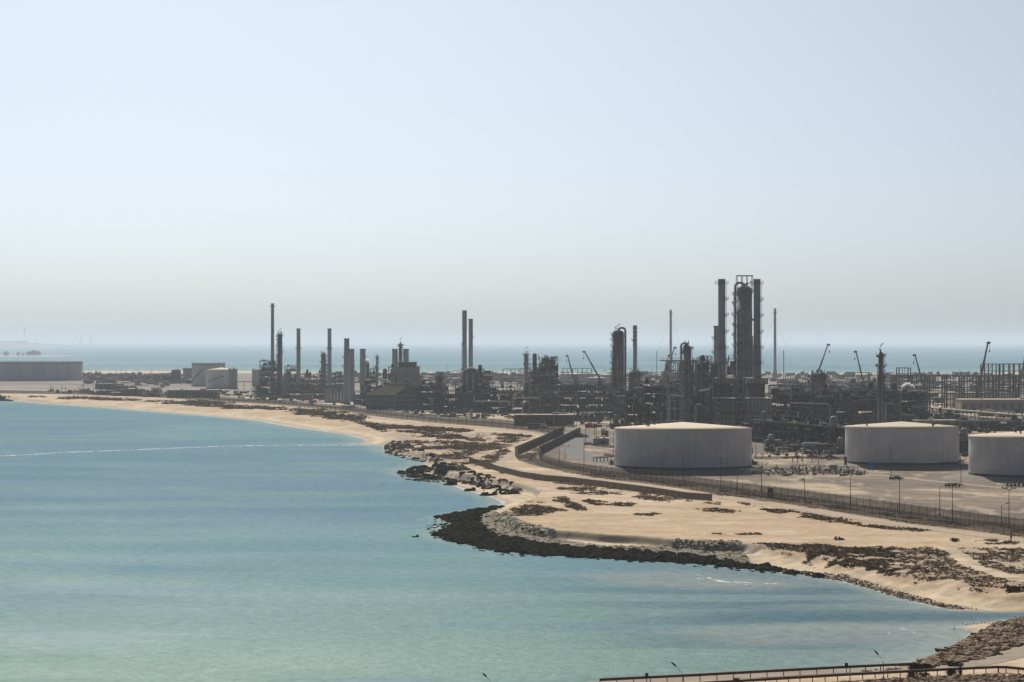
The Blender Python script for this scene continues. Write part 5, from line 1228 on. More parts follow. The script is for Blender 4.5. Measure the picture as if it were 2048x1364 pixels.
# ---- scrub
def scrub(name, label, poly, n, seed, smin=.5, smax=1.6, hh=.5, m='scrub', thr=.5, sc=12, stretch=.5):
    r_ = random.Random(seed); mb = MB(); V = []; Fc = []
    P = scatter(poly, n, seed, lambda X, Y: ss(thr-.03, thr+.03, .62*fbm(X, Y*stretch, sc, seed)+.38*fbm(X, Y*.7, sc*.28, seed+5)-.10*(1-ss(0, sc*.7, sdist(poly, X, Y)))) * (linedist(TRK, -.3, X, Y) > 2.6))
    for x, y, z in P:
        s_ = smin+(smax-smin)*r_.random()**1.7; k = 9
        for i in range(k):
            a = r_.uniform(0, 6.28); q = s_*r_.random()**.6; cx_ = x+q*math.cos(a); cy_ = y+q*math.sin(a); cz = z+hh*s_*(1-(q/s_)**2)*r_.uniform(.1, 1)
            l_ = s_*r_.uniform(.22, .5); n0 = len(V)
            for j in range(3):
                b = a+j*2.1+r_.uniform(-.4,.4); V.append((cx_+l_*math.cos(b), cy_+l_*math.sin(b), max(z-.1, cz+l_*r_.uniform(-.6,.6))))
            Fc.append((n0, n0+1, n0+2))
    mb.add(V, Fc); return tag(mb.build(name, M[m]), label, 'scrub', kind='stuff')
scr = [
 ('dry scrub dotted over the dunes behind the far left beach', [(60,793),(300,797),(440,803),(640,819),(740,833),(720,846),(600,833),(400,813),(200,801),(60,797)], 0, 2600, 1.2, 4.5, .46, 30),
 ('dense dry scrub between the sandy cove and the patrol road', [(690,838),(800,850),(900,856),(1060,871),(1085,880),(980,882),(860,878),(760,862)], 0, 2600, .8, 2.6, .46, 22),
 ('brown scrub on the rocky flat above the headland', [(790,884),(900,880),(1000,884),(1050,882),(1010,898),(960,922),(930,935),(880,925),(820,900)], -.5, 2400, .6, 2.0, .46, 14),
 ('scrub strips running up from the low slatted fence', [(938,922),(950,918),(1015,896),(1028,896),(1020,905),(985,930),(960,928)], 0, 700, .5, 1.5, .3, 10),
 ('oblong scrub patch beside the low slatted fence', [(1112,976),(1150,974),(1200,978),(1256,988),(1200,993),(1140,988)], 0, 520, .5, 1.3, .38, 9),
 ('scrub patch with a track along its left side', [(1100,996),(1130,994),(1176,1020),(1160,1023),(1125,1012)], 0, 420, .5, 1.3, .40, 8),
 ('thin scrub patch in the middle of the sandy flat', [(1155,998),(1200,1000),(1272,1007),(1262,1013),(1190,1011)], 0, 420, .5, 1.2, .40, 8),
 ('dark scrub patch on the point above the reef', [(1022,1014),(1060,1002),(1090,1006),(1136,1022),(1110,1030),(1050,1034),(1018,1032)], 0, 1100, .4, 1.2, .43, 7),
 ('scrub strip below the end of the slatted fence', [(1255,992),(1290,991),(1366,1003),(1340,1005),(1280,999)], 0, 260, .5, 1.2, .40, 8),
 ('small scrub streak on the sandy flat, right one', [(1390,1018),(1430,1016),(1484,1023),(1470,1027),(1410,1024)], 0, 300, .4, 1.2, .32, 7),
 ('small scrub streak on the sandy flat, left one', [(1266,1029),(1300,1026),(1340,1026),(1330,1030),(1290,1033)], 0, 150, .4, 1.1, .35, 7),
 ('long scrub strip along the lower verge of the patrol road', [(1465,1002),(1560,1019),(1680,1037),(1780,1052),(1862,1061),(1830,1064),(1700,1052),(1600,1036),(1530,1022)], 0, 900, .5, 1.4, .38, 9),
 ('thin scrub line above the low cliff', [(1408,1068),(1450,1066),(1520,1066),(1520,1070),(1450,1071)], 0, 130, .4, 1.0, .35, 7),
 ('dense dark scrub over the bumpy slope above the near beach, left half', [(1495,1089),(1600,1090),(1700,1097),(1800,1098),(1800,1150),(1700,1130),(1640,1125),(1560,1100)], -.3, 3400, .4, 1.3, .42, 9),
 ('dense dark scrub over the bumpy slope above the near beach, right half', [(1800,1096),(1900,1096),(2060,1100),(2200,1110),(2200,1195),(2048,1190),(1940,1178),(1800,1155)], -.3, 3400, .4, 1.3, .41, 9),
 ('scrub streak near the right edge above the dense slope scrub', [(1950,1083),(1985,1078),(2036,1086),(2030,1090),(1975,1089)], 0, 170, .4, 1.1, .35, 7),
 ('dry weeds in the strip between the two wire fences', [(1180,950),(1281,962),(1383,976),(1485,990),(1586,1004),(1700,1022),(1838,1042),(2060,1070),(2060,1063),(1838,1035),(1700,1015),(1586,999),(1383,971),(1281,958),(1180,946)], 0, 2400, .3, .9, .34, 9),
 ('green brown weeds along the water side of the causeway', [(1400,1360),(1600,1349),(1760,1343),(1830,1336),(1830,1331),(1700,1340),(1500,1352),(1400,1357)], 0, 420, .3, .8, .42, 5),
 ('dry weeds among the stones below the near guard rail', [(1480,1378),(1700,1365),(1850,1357),(2048,1350),(2048,1380),(1480,1400)], 0, 500, .25, .7, .5, 4),
 ('dry weeds between the boulders of the rock slope', [(1850,1326),(1900,1312),(1960,1296),(2040,1268),(2070,1275),(1990,1312),(1930,1328)], -.5, 420, .3, .9, .42, 5)]
for i, (l_, P_, z_, n_, a_, b_, th_, sc_) in enumerate(scr):
    scrub('scrub', l_, W2(P_, z_), n_, 100+i, a_*.8, b_*.9, .5, 'scrub', max(.40, th_+.03), sc_)
scrub('scrub', 'dark dry weeds along the foot of the low slatted fence', W2([(932,927),(960,936),(1044,959),(1137,970),(1229,982),(1371,1003),(1440,1010),(1440,1005),(1371,998),(1229,977.5),(1137,966),(1044,955),(960,932)], 0), 420, 201, .4, 1.1, .4, 'scrub', .45, 8)
scrub('scrub', 'dark dry weeds in the lane between the two screened fences', W2([(1128,868),(1036,914),(1050,924),(1078,918),(1070,912),(1160,869)], 0), 500, 202, .5, 1.4, .45, 'scrub', .42, 10)
scrub('scrub', 'dark dry weeds along the outer side of the tall wire fence', W2([(1100,939),(1180,955),(1281,969),(1383,983),(1485,998),(1586,1012),(1700,1030),(1838,1050),(2060,1078),(2060,1074),(1838,1046),(1700,1026),(1586,1008),(1383,979),(1180,951)], 0), 420, 203, .3, .8, .35, 'scrub', .47, 9)
def shrub(label, px, py, w_, h_, m='green', seed=0, name='shrub', z=None, n=420):
    r_ = random.Random(seed); x, y, _ = G(px, py, 0 if z is None else z); zz = hz(x, y); t = thing(name, label, 'shrub', (x, y, zz)); V = []; Fc = []
    cl = [(r_.uniform(-.45,.45)*w_, r_.uniform(-.3,.3)*w_, h_*r_.uniform(.0,.3), r_.uniform(.12,.28), r_.uniform(.3,.75)) for _ in range(12)]
    for i in range(n):
        cx_, cy_, cz, cr_, ch_ = r_.choice(cl); a = r_.uniform(0,6.28); e = r_.uniform(-.2,1.5); q = w_*cr_*r_.uniform(.3,1.0)*1.3
        p = Vector((cx_+q*math.cos(a)*math.cos(e), cy_+q*math.sin(a)*math.cos(e), max(.03, cz+h_*ch_*math.sin(e)*(1-.5*abs(cx_)/w_)*r_.uniform(.8,1.1)))); l2 = w_*r_.uniform(.03,.07)+.03; n0 = len(V)
        for j in range(3):
            d = Vector((r_.uniform(-1,1), r_.uniform(-1,1), r_.uniform(-1,1)))*l2*1.5; V.append(tuple(p+d))
        Fc.append((n0,n0+1,n0+2))
    MB().add(V, Fc).build('foliage', M[m], t); b = MB()
    for c_ in cl: b.bar((0,0,0), (c_[0], c_[1], c_[2]+.05), .03*w_/2, .02)
    b.build('stems', M['bark'], t); return t
shrub('big dark green bush where the water side rail ends', 1843, 1340, 3.2, 1.25, seed=1, n=1500)
shrub('second low green bush on the road verge right of the big bush', 1911, 1332, 2.2, .7, seed=2, n=900)
shrub('dry grey twiggy bush in front of the near guard rail', 1836, 1358, 3.0, 1.6, 'scrub', 3, n=500)
shrub('dark bush in front of the near guard rail right of the twiggy one', 1908, 1351, 2.4, 1.3, 'green', 4)
shrub('dark green bush before the right foot of the middle tank', 1500, 936, 6, 3.2, seed=5)
shrub('small round bush before the middle tank beside a lamp post', 1443, 940, 3, 2.6, seed=6)
shrub('bush at the left foot of the middle tank', 1225, 931, 3.2, 3.0, seed=7)
shrub('dark bush near the right foot of the second tank', 1918, 928, 5, 2.4, seed=8)
shrub('bush at the upper corner of the two screened fences', 1163, 875, 7, 3.4, seed=9)
shrub('dark round bush on the sandy flat above the slope scrub, left', 1677, 1079, 2.6, .9, 'scrub', 10)
shrub('dark round bush on the sandy flat near the right edge', 1913, 1083, 2.8, 1.0, 'scrub', 11)
shrub('dark bush on the near beach at the right edge', 2034, 1182, 5.0, 1.6, 'scrub', 12)
# trees on the far spit
for i, (px, w_, h_) in enumerate([(12,11,9),(36,7,8),(46,6,6),(58,11,9),(68,14,11),(77,10,10)]):
    py = 713.2; s = mpp(py, WATER); x, y, _ = G(px, py, WATER); t = thing('far_tree', ['hazy round tree at the left edge on the far sand spit','hazy narrow tree, second on the far sand spit','hazy small tree, third on the far sand spit','hazy bushy tree left in the clump on the far spit','hazy biggest tree in the clump on the far spit','hazy rightmost tree on the far sand spit'][i], 'tree', (x, y, WATER+2))
    MB().bar((0,0,0), (0,0,h_*s*.6), w_*s*.1, w_*s*.04, n=6).build('trunk', M['bark'], t); r_ = random.Random(i); V = []; Fc = []
    for k in range(500):
        a = r_.uniform(0,6.28); e = r_.uniform(-1,1.57); q = w_*s*.5*r_.uniform(.7,1)*(1+.2*math.sin(3*a+i)); p = Vector((q*math.cos(a)*math.cos(e), q*math.sin(a)*math.cos(e), h_*s*(.55+.42*math.sin(e)))); n0 = len(V)
        for j in range(3): V.append(tuple(p+Vector((r_.uniform(-1,1), r_.uniform(-1,1), r_.uniform(-1,1)))*w_*s*.09))
        Fc.append((n0,n0+1,n0+2))
    MB().add(V, Fc).build('crown', M['green'], t)
# far harbour
def harbour_crane(label, px, pyb, pyt, sg, seed=0):
    s = mpp(pyb, WATER); x, y, _ = G(px, pyb, WATER); t = thing('harbour_crane', label, 'harbour crane', (x, y, WATER), 0, 'far harbour cranes'); H = (pyb-pyt)*s
    m = MB()
    for a in (-1, 1):
        for b in (-1, 1): m.bar((a*2.6*s, b*20, 0), (a*1.2*s, b*10, H*.42), .9*s)
    m.box(0, 0, H*.1, 6*s, 40, .8*s); m.build('portal_legs', M['steel'], t)
    MB().box(0, 0, H*.40, 3.2*s, 40, 3*s).build('machine_house', M['steel'], t); MB().bar((0,0,H*.5), (0,0,H*.72), 1.3*s, .7*s).build('mast', M['steel'], t)
    j = MB(); j.bar((0,0,H*.5), (sg*9*s, 0, H), .75*s, .4*s); j.bar((0,0,H*.72), (sg*9*s, 0, H), .3*s); j.build('jib', M['steel'], t)
harbour_crane('hazy harbour crane on the horizon, left of the joined pair', 161.5, 691.5, 666.5, 1); harbour_crane('hazy harbour crane on the horizon, right of the joined pair', 181.5, 691.5, 668, -1)
def pile(name, label, cat, px, pyb, parts, z=WATER):
    s = mpp(pyb, z); x, y, _ = G(px, pyb, z); t = thing(name, label, cat, (x, y, z))
    for nm, a, b, c_, d_, m in parts:           # px box: x0,x1,ytop,ybot relative rows
        MB().box(((a+b)/2-px)*s, 0, (pyb-d_)*s, (b-a)*s, 60, (d_-c_)*s).build(nm, M[m], t)
    return t
pile('harbour_jetty', 'long low hazy jetty under the far harbour cranes', 'jetty', 150, 692, [('deck', 88, 186, 690.2, 691.6, 'steel'), ('shed', 88, 116, 688, 690.2, 'steel')])
pile('harbour_warehouse', 'long hazy warehouse on the far headland at the left edge', 'warehouse', 20, 692, [('hall', -40, 57, 681.5, 690, 'steel'), ('lean_to', 57, 82, 686, 690, 'steel')])
pile('lattice_mast', 'hazy lattice mast above the far warehouse', 'mast', 49, 690, [('mast', 48.5, 49.6, 658, 688, 'steel'), ('top', 47.6, 50.4, 657, 659, 'steel')])
pile('lattice_mast', 'small hazy mast on the far headland', 'mast', 73, 690, [('mast', 72.7, 73.5, 676, 688, 'steel')])
pile('cargo_ship', 'tiny hazy ship low on the far sea', 'ship', 359, 692, [('hull', 349, 370, 690.3, 691.8, 'steel'), ('bridge', 350, 353, 688.5, 690.3, 'steel')])
x, y, _ = G(149, 691.5, WATER); s = mpp(691.5, WATER); t = thing('jib_crane', 'thin hazy crane jib leaning right, left of the harbour pair', 'crane', (x, y, WATER)); MB().bar((-4*s,0,0),(3.5*s,0,18*s),.6*s).build('jib', M['steel'], t); MB().box(-4*s,0,0,4*s,40,3*s).build('body', M['steel'], t)

# ---- vehicles
def vehicle(label, px, py, m, kind='car', rz=0.0):
    x, y, z = G(px, py); zz = hz(x, y)+.07
    nm = {'car': 'parked_car', 'pickup': 'pickup_truck', 'truck': 'truck', 'bus': 'minibus'}[kind]; t = thing(nm, label, {'car':'car','pickup':'pickup','truck':'truck','bus':'bus'}[kind], (x, y, zz), rz, 'vehicles in the refinery yard')
    L_, W_, H_ = {'car': (4.7,1.85,.75), 'pickup': (5.6,2,.9), 'truck': (7.5,2.5,1.3), 'bus': (8,2.4,2.3)}[kind]
    b = MB(); b.add([(-L_/2,-W_/2,.4),(L_/2,-W_/2,.4),(L_/2,W_/2,.4),(-L_/2,W_/2,.4),(-L_/2,-W_/2,.4+H_*.75),(-L_/2+.2,-W_/2+.05,.4+H_),(L_/2-.2,-W_/2+.05,.4+H_),(L_/2,-W_/2,.4+H_*.65),(-L_/2,W_/2,.4+H_*.75),(-L_/2+.2,W_/2-.05,.4+H_),(L_/2-.2,W_/2-.05,.4+H_),(L_/2,W_/2,.4+H_*.65)],
      [(0,3,2,1),(0,1,7,6,5,4),(3,8,9,10,11,2),(5,6,10,9),(4,5,9,8),(0,4,8,3),(1,2,11,7),(6,7,11,10)]); b.build('body', M[m], t)
    c0, c1 = {'car': (-1.6,1.0), 'pickup': (-.4,1.3), 'truck': (1.6,3.5), 'bus': (-3.7,3.7)}[kind]; ch = {'car': .62,'pickup': .75,'truck': 1.3,'bus': .3}[kind]; zb = .4+H_
    k = MB(); k.add([(c0-.3,-W_/2+.08,zb),(c1+.5,-W_/2+.08,zb),(c1+.5,W_/2-.08,zb),(c0-.3,W_/2-.08,zb),(c0,-W_/2+.2,zb+ch),(c1,-W_/2+.2,zb+ch),(c1,W_/2-.2,zb+ch),(c0,W_/2-.2,zb+ch)], [(4,5,6,7)]); k.build('cabin_roof', M[m], t)
    g = MB(); g.add(k.v, [(0,1,5,4),(1,2,6,5),(2,3,7,6),(3,0,4,7)]); g.build('windows', M['glass'], t)
    if kind == 'truck': MB().box(-1.2, 0, zb, 4.6, 2.4, 1.2).build('cargo_bed', M[m], t)
    for sx in (-L_*.32, L_*.32):
        for sy in (-1, 1): MB().bar((sx, sy*(W_/2-.12)-.1, .36), (sx, sy*(W_/2-.12)+.1, .36), .72, n=14, cap=True).build('wheel', M['tyre'], t)
vehicle('dark red truck standing alone on the yard left of the middle tank', 1182, 857, 'red', 'truck')
vehicle('white pickup at the right end of the long low beige building', 1142, 855, 'white', 'pickup')
VV = [(688,815,'navy','car','dark car left in the row before the thick banded chimney'),(694,815.5,'white','car','white car in the row before the thick banded chimney'),(700,816,'blue','car','blue car in the row before the thick banded chimney'),(706,816.5,'grey','car','grey car right in the row before the thick banded chimney'),
 (546,801,'dark','bus','long dark vehicle before the tower block'),(616,801,'red','truck','dark red truck before the ochre heater row'),(622,810,'red','pickup','red pickup on the access road left of the silos'),(781,823,'white','pickup','white pickup before the brown hall, left'),(801,821,'white','car','white car before the brown hall, middle'),(812,826,'grey','pickup','grey pickup before the brown hall, right'),
 (324,792,'white','car','white car beside the grey low shed near the far beach'),(560,806,'green' if False else 'dark','car','dark car on the access road left of the ochre row'),(1231,852,'red','car','dark red car behind the left rim of the middle tank'),(686,808,'red','car','red car at the foot of the thick banded chimney'),
 (886,834,'grey','car','grey car left of the sloping wedge shelter'),(950,838,'dark','car','dark car right of the vent tower'),(470,790,'white','pickup','white pickup on the bright yard right of the tank pair'),(482,792,'dark','car','dark car on the bright yard right of the tank pair'),(455,791,'dark','car','dark car left on the bright yard below the tank pair')]
for px, py, m, k, l_ in VV: vehicle(l_, px, py, m, k, .15)

# ---- small yard fittings between the tanks
def valve_stand(label, px, py, seed, w_=7, h_=2.4):
    r_ = random.Random(seed); x, y, _ = G(px, py); t = thing('pipe_manifold', label, 'pipe manifold', (x, y, hz(x, y)), 0, None); p = MB(); v = MB(); f = MB()
    for i in range(5):
        q = -w_/2+i*w_/4; zt = h_*r_.uniform(.5, 1); p.pipe([(q, 0, 0), (q, 0, zt), (q+r_.uniform(1, 2.5), 0, zt), (q+r_.uniform(1, 2.5), r_.uniform(1,3), zt*.5)], .35, 8); v.box(q, -.2, zt*.5, .7, .6, .7); v.bar((q,-.7,zt*.7),(q,-.6,zt*.7),.9,n=10,cap=True)
    p.bar((-w_/2, .8, .6), (w_/2, .8, .6), .45, n=8, smooth=True); f.bar((-w_/2,0,h_),(w_/2,0,h_),.16)
    for sx in (-w_/2, w_/2): f.bar((sx,0,0),(sx,0,h_),.18)
    p.build('pipes', M['light'], t); v.build('valves', M['steel'], t); f.build('support_frame', M['rust'], t)
for i, (px, py, l_, w_, h_) in enumerate([(1540,948,'pipe manifold with dark valves right of the big bent pipe',10,3),(1585,950,'low pipe manifold in the middle between the first two tanks',12,2.5),(1612,944,'pipe manifold with dark valve cluster behind the yard pole',12,3),(1650,947,'pipe manifold left of the tall ribbed cabinet rack',9,3),(1682,948,'pipe manifold near the foot path to the second tank',10,3),
  (1705,950,'small pipe manifold left of the blue panel',7,2),(1558,908,'pipe manifold with tall loops under the long cooler rack',9,5),(1640,914,'pipe manifold beside the tan equipment cluster',10,4),(1790,960,'small valve stand beside the track right of the blue panel',4,1.6),(2030,975,'valve stand with posts near the third tank shadow',6,2),(1905,975,'small valve stand before the second tank shadow, right',5,1.6)]): valve_stand(l_, px, py, i, w_, h_)
x, y, _ = G(1492, 952); t = thing('bent_pipe', 'big pale bent double pipe at the right foot of the middle tank', 'pipe', (x, y, 0))
for k in range(2):
    o_ = k*1.6; MB().pipe([(o_,k*.8,0),(o_,k*.8,2.1-k*.6),(o_+.25,k*.8,2.6-k*.6),(o_+.8,k*.8,2.85-k*.6),(9,k*.8,2.85-k*.6),(10,k*.8,2.2)], .5, 10).build('pipe', M['light'], t)
def panel(name, label, px, py, w_, h_, m, cat='panel', leg=.6):
    x, y, _ = G(px, py); t = thing(name, label, cat, (x, y, hz(x, y))); MB().box(0,0,leg,w_,.3,h_).build('board', M[m], t)
    for sx in (-w_*.4, w_*.4): MB().box(sx,.25,0,.15,.15,leg+h_*.9).build('leg', M['steel'], t)
    return t
panel('blue_cabinet', 'bright blue upright panel before the second big tank', 1742.5, 941, 1.6, 3.2, 'blue')
panel('brown_cabinet', 'tall brown box post left of the second big tank', 1691, 936, 1.2, 3.4, 'rust')
panel('ribbed_rack', 'grey ribbed cabinet rack between the first two tanks', 1667, 943, 3.4, 2.2, 'light')
panel('white_sign', 'white notice board at the foot of the middle tank, right one', 1322, 946, 3, 1.4, 'white', 'sign', .3)
panel('white_sign', 'small white notice board at the foot of the middle tank, left one', 1307.5, 944.5, 1.6, .9, 'white', 'sign', .3)
panel('fence_cabinet', 'tan box standing in the fence line in front of the tank yard', 1541, 996, 1.9, 3.3, 'rust', 'box', .2)
panel('white_drum', 'small white and dark object on the yard left of the yard pole', 1605.5, 962, 1.3, .9, 'white', 'drum', .2)
panel('red_marker', 'small red marker post by the scrub near the right edge', 2022.5, 1085, .4, 1.6, 'red', 'marker', 1.2)
for i, (px, py) in enumerate([(1585,925),(1595,926),(1603,924),(1606,927),(1624,925)]):
    x, y, _ = G(px, py); t = thing('valve_post', ['first','second','tallest','lowest','last'][i]+' dark valve post of the group on the pale mound between the first tanks', 'valve', (x, y, hz(x, y)), 0, 'valve posts on the pale mound')
    MB().bar((0,0,0),(0,0,1.6),.3,n=8,cap=True).build('stem', M['dark'], t); MB().bar((-.1,0,1.6),(.1,0,1.7),1.3,n=12,cap=True).build('handwheel', M['navy'], t)
# white poles lying at the inlet
x, y, z = G(2034, 1236, -2.2); z = max(hz(x, y), WATER)
ob = MB().bar((0,0,.1),(-.45,.3,.75),.22,n=8,cap=True).build('white_board', M['white'], loc=(x, y, z+.2)); tag(ob, 'white upright plank end at the inlet rocks near the right edge', 'plank')
ob = MB().bar((.2,0,.45),(1.0,.2,.3),.2,n=8,cap=True).build('white_board', M['white'], loc=(x, y, z+.2)); tag(ob, 'white lying plank at the inlet rocks near the right edge', 'plank')
# wading bird
x, y, z = G(1908, 1263, WATER-.0)
body = MB(); prof = []
t_ = Vector((0,0,0)); ring = [(-.26,.02,.34),(-.18,.06,.40),(-.06,.10,.50),(.06,.10,.58),(.14,.06,.66),(.13,.035,.74),(.09,.028,.82),(.13,.030,.88),(.17,.045,.92),(.22,.03,.92)]
n = 10; vv = []
for k, (bx__, rr__, bz__) in enumerate(ring):
    for i in range(n): a = 6.2832*i/n; vv.append((bx__+rr__*.35*math.sin(a), rr__*math.cos(a), bz__+rr__*1.1*math.sin(a)))
ff = [(k*n+i, k*n+(i+1) % n, (k+1)*n+(i+1) % n, (k+1)*n+i) for k in range(len(ring)-1) for i in range(n)]+[tuple(range(n)), tuple(range(len(ring)*n-1, (len(ring)-1)*n-1, -1))]
body.add(vv, ff, True)
for sy in (-.05, .05): body.bar((0,sy,.45),(.04,sy,.22),.03,n=6,smooth=True); body.bar((.04,sy,.22),(0,sy,-.1),.022,n=6,smooth=True)
b = body.build('wading_bird', M['feather'], loc=(x, y, WATER)); tag(b, 'dark long legged wading bird standing in the shallows at the right', 'bird'); MB().bar((.22,0,.92),(.40,0,.89),.03,.008,n=6).build('beak', M['ochre'], b); b.rotation_euler.z = R(-60); b.scale = (1.1,1.1,1.1)
# small birds on the sand bar
for i in range(9):
    px = 1925+i*7.5; x, y, z = G(px, 1248+((i*5) % 3)*.8, WATER+.1); z = max(hz(x, y), WATER)
    mb = MB(); mb.lathe([(.01,-.16),(.07,-.08),(.09,0),(.06,.1),(.01,.17)], 8); v_ = [(c_, a_, b_*.9+.16) for a_, b_, c_ in mb.v]; mb.v = v_; mb.bar((.1,0,.2),(.2,0,.3),.07,n=6,cap=True); mb.bar((0,.02,.12),(0,.02,0),.02)
    tag(mb.build('shore_bird', M['feather'], loc=(x, y, z)), 'tiny dark shore bird on the sand bar in the inlet', 'bird', 'shore birds on the sand bar')

# ---- foam
def foam_mat():
    m = bpy.data.materials.new('sea_foam'); m.use_nodes = True; t = m.node_tree; N = t.nodes; L = t.links; b = N['Principled BSDF']
    b.inputs['Base Color'].default_value = (.8,.82,.82,1); b.inputs['Roughness'].default_value = .8
    g = N.new('ShaderNodeNewGeometry'); n = N.new('ShaderNodeTexNoise'); n.inputs['Scale'].default_value = .45; n.inputs['Detail'].default_value = 5; L.new(g.outputs['Position'], n.inputs['Vector'])
    mr = N.new('ShaderNodeMapRange'); mr.inputs[1].default_value = .42; mr.inputs[2].default_value = .6; mr.inputs[4].default_value = .85; L.new(n.outputs['Fac'], mr.inputs[0]); L.new(mr.outputs[0], b.inputs['Alpha']); return m
FM = foam_mat()
def foam(label, pts, wd, seed=0):
    P = [Vector((*p, WATER+.03)) for p in W2(pts, WATER)]; mb = MB(); v = []; r_ = random.Random(seed); Q = []
    for a, b in zip(P, P[1:]):
        n = max(1, int((b-a).length/4)); Q += [a+(b-a)*(i/n) for i in range(n)]
    Q.append(P[-1])
    for i, q in enumerate(Q):
        d = (Q[min(i+1,len(Q)-1)]-Q[max(0,i-1)]).normalized(); nr = Vector((-d.y,d.x,0)); k = wd*r_.uniform(.45,1)*math.sin(math.pi*min(.5,(i+1)/len(Q)*3, (len(Q)-i)/len(Q)*3))
        v += [tuple(q+nr*k/2), tuple(q-nr*k/2)]
    mb.add(v, [(2*i,2*i+1,2*i+3,2*i+2) for i in range(len(Q)-1)]); return tag(mb.build('wave_foam', FM), label, 'foam', kind='stuff')
foam('long thin white wave line across the bay to the cove', [(-60,914),(0,912),(60,909),(150,904),(230,901),(330,897),(430,893),(520,891),(620,890.3),(700,890.6),(768,892)], 7.5, 1)
foam('small breaking wave on the shallow bank in front of the near beach', [(1395,1157),(1430,1160),(1470,1164),(1520,1167),(1570,1168)], 2.2, 2)
foam('second small breaking wave left of the shallow bank', [(1385,1147),(1405,1152),(1440,1163),(1500,1170)], 1.4, 3)
foam('small foam streak near the wading bird', [(1798,1256),(1815,1261),(1832,1266)], .6, 4)
foam('small foam patch left of the streak near the bird', [(1768,1266),(1782,1267)], .8, 5)
foam('foam at the reef tip', [(868,1052),(880,1056),(905,1058)], 2.2, 6)
foam('thin surf along the far beach', [(25,801.8),(100,808),(200,814.6),(300,822.6),(400,830.6),(512,840.8),(600,855.8),(685,867),(725,877)], 3.5, 7)
foam('thin surf in the sandy bay beside the reef', [(860,957),(883,962),(908,971),(934,982),(959,987),(985,995),(1002,1002),(1006,1008),(992,1016)], 1.2, 8)
foam('thin surf along the reef foot', [(905,1082),(952,1093),(1018,1105),(1097,1110),(1203,1115),(1308,1122),(1400,1127.5),(1495,1139)], .8, 9)
foam('thin surf at the near beach', [(1685,1164),(1748,1180),(1811,1199),(1875,1215)], .5, 10)

# ---- steam puffs and dust
def puff(name, label, px, py, pyg, rx, rz_, dens, colr=(.95,.95,.96), sc=.5, ry=None, z=None):
    s = mpp(pyg); x, y, _ = G(px, pyg); zc = (pyg-py)*s if z is None else z; mb = MB(); ry = ry or rx
    mb.lathe([(math.cos(a), math.sin(a)) for a in [(-1.5+3*i/10) for i in range(11)]], 16); mb.v = [(a*rx, b*ry, c_*rz_) for a, b, c_ in mb.v]
    m = bpy.data.materials.new(name); m.use_nodes = True; N = m.node_tree.nodes; L = m.node_tree.links; N.remove(N['Principled BSDF']); v = N.new('ShaderNodeVolumePrincipled'); v.inputs['Color'].default_value = (*colr, 1); v.inputs['Anisotropy'].default_value = .3
    tc = N.new('ShaderNodeTexCoord'); n = N.new('ShaderNodeTexNoise'); n.inputs['Scale'].default_value = sc; n.inputs['Detail'].default_value = 4; L.new(tc.outputs['Object'], n.inputs['Vector'])
    ln = N.new('ShaderNodeVectorMath'); ln.operation = 'LENGTH'; dv_ = N.new('ShaderNodeVectorMath'); dv_.operation = 'DIVIDE'; dv_.inputs[1].default_value = (rx, ry, rz_); L.new(tc.outputs['Object'], dv_.inputs[0]); L.new(dv_.outputs[0], ln.inputs[0])
    a1 = N.new('ShaderNodeMath'); a1.operation = 'SUBTRACT'; L.new(n.outputs['Fac'], a1.inputs[0])
    m1 = N.new('ShaderNodeMath'); m1.operation = 'MULTIPLY'; m1.inputs[1].default_value = .52; L.new(ln.outputs['Value'], m1.inputs[0]); L.new(m1.outputs[0], a1.inputs[1])
    m2 = N.new('ShaderNodeMath'); m2.operation = 'MULTIPLY'; m2.inputs[1].default_value = dens*5; m2.use_clamp = False; L.new(a1.outputs[0], m2.inputs[0]); m3 = N.new('ShaderNodeMath'); m3.operation = 'MAXIMUM'; m3.inputs[1].default_value = 0; L.new(m2.outputs[0], m3.inputs[0])
    L.new(m3.outputs[0], v.inputs['Density']); L.new(v.outputs[0], N['Material Output'].inputs['Volume'])
    return tag(mb.build(name, m, loc=(x, y, zc)), label, 'steam' if 'steam' in name else 'dust', kind='stuff')
puff('steam', 'white steam puff behind the right end structure', 1816, 776, 824, 5.5, 4.5, 2.5)
puff('steam', 'small white steam puff right of the lone thick chimney', 734, 728, 770, 5, 8, .8)

# ---- unidentifiable small yard clutter, far off
def clutter(label, poly, n, seed, smin, smax, m):
    r_ = random.Random(seed); mb = MB()
    for x, y, z in scatter(poly, n, seed):
        a = r_.uniform(smin, smax); q = r_.random()
        if q < .45: mb.box(x, y, z, a*r_.uniform(1, 3), a, a*r_.uniform(.4, 1))
        elif q < .7: mb.bar((x, y, z), (x, y, z+a*r_.uniform(1.5, 3)), .35)
        elif q < .88: mb.bar((x, y, z+a*.5), (x+a*r_.uniform(3, 9), y, z+a*.5), a*.3, n=6); mb.box(x, y, z, .5, .5, a*.5)
        else: mb.lathe([(a*.7, z), (a*.7, z+a), (.1, z+a*1.3)], 10, x, y)
    return tag(mb.build('yard_clutter', M[m]), label, 'clutter', kind='stuff')
clutter('tiny dark yard fittings strewn behind the far left sheds', W2([(165,750),(380,750),(380,768),(165,768)], 0), 240, 1, 2, 6, 'steel2')
clutter('tiny pale yard fittings strewn behind the far left sheds', W2([(165,748),(380,748),(330,778),(250,778),(165,768)], 0), 120, 2, 2, 5, 'conc')
clutter('dark bits on the sand by the far left beach sheds', W2([(100,780),(190,780),(340,786),(340,796),(100,786)], 0), 120, 3, 1, 3.5, 'brick')
clutter('tiny dark fittings on the far yard left of the tall chimneys', W2([(650,748),(1400,748),(1400,768),(650,768)], 0), 420, 4, 2, 7, 'steel')
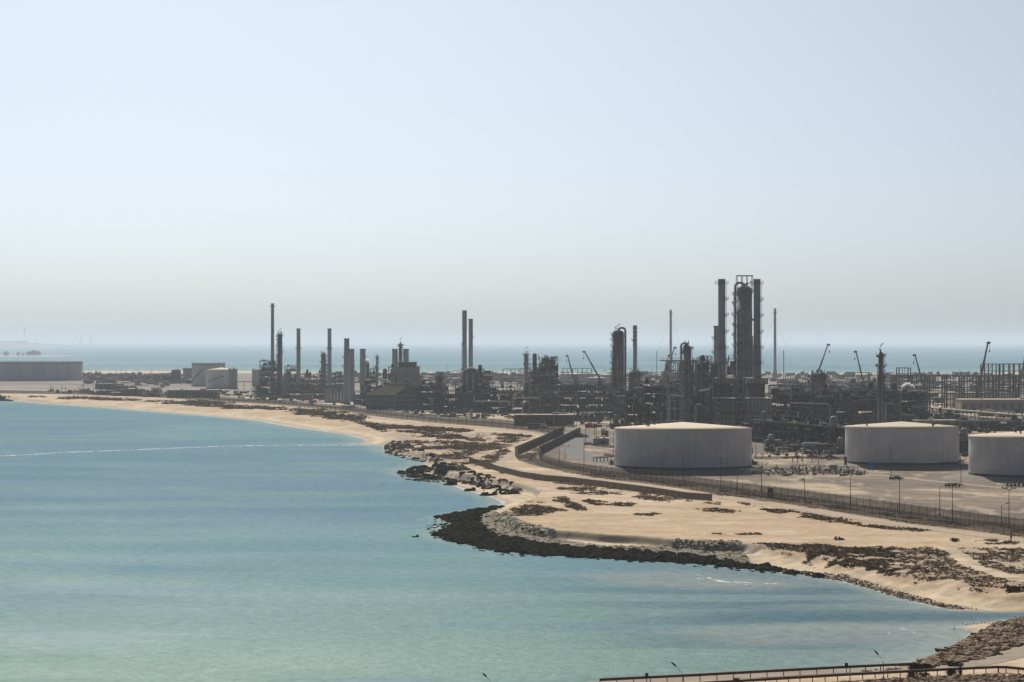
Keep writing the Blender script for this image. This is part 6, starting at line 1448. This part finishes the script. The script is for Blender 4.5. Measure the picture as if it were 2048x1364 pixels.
clutter('tiny pale fittings on the far yard in the middle', W2([(700,748),(1500,748),(1500,775),(900,775)], 0), 260, 5, 2, 6, 'conc')
clutter('tiny dark fittings on the far yard at the right', W2([(1500,748),(2200,748),(2200,800),(1860,800),(1560,770)], 0), 520, 6, 2, 6, 'navy')
clutter('tiny pale fittings on the far yard at the right', W2([(1560,750),(2200,750),(2200,800),(1860,800)], 0), 200, 7, 2, 6, 'conc')
clutter('small dark kit on the bright yard before the plant at left', W2([(440,782),(520,782),(700,806),(700,812),(520,802),(440,793)], 0), 120, 8, .8, 2.5, 'steel')
clutter('small dark kit on the yard before the middle of the plant', W2([(820,824),(1240,838),(1225,856),(1150,850),(1000,838),(830,832)], 0), 200, 9, .6, 2.2, 'steel2')
clutter('small kit in the strip between the plant and the big tanks', W2([(1500,905),(1700,912),(1700,922),(1500,915)], 0), 60, 10, .4, 1.3, 'steel')
clutter('small kit around the pipe manifolds between the first two tanks', W2([(1500,938),(1700,938),(1740,952),(1500,952)], 0), 130, 11, .3, 1.1, 'conc2')
clutter('small dark kit beside the second and third tanks', W2([(1912,880),(1950,880),(1940,915),(1915,915)], 0), 70, 12, .6, 2, 'steel')
clutter('low kit on the yard above the third tank', W2([(1850,840),(2100,850),(2100,868),(1930,866),(1850,850)], 0), 160, 13, .8, 2.6, 'steel2')

# ---- haze over everything
mb = MB(); mb.box(0, 0, -9, 240000, 240000, 0)
v = []
for z in (-9.0, 175.0):
    for a, b in ((-1,-1),(1,-1),(1,1),(-1,1)): v.append((a*120000, b*120000, z))
hzm = bpy.data.materials.new('haze_air'); hzm.use_nodes = True; N = hzm.node_tree.nodes; N.remove(N['Principled BSDF']); vp = N.new('ShaderNodeVolumePrincipled')
vp.inputs['Color'].default_value = (.78,.87,.96,1); vp.inputs['Density'].default_value = HAZE_DENSITY; vp.inputs['Anisotropy'].default_value = .2
hzm.node_tree.links.new(vp.outputs[0], N['Material Output'].inputs['Volume'])
hb = MB(); hb.add(v, [(0,3,2,1),(4,5,6,7),(0,1,5,4),(1,2,6,5),(2,3,7,6),(3,0,4,7)]); tag(hb.build('haze', hzm), kind='stuff')
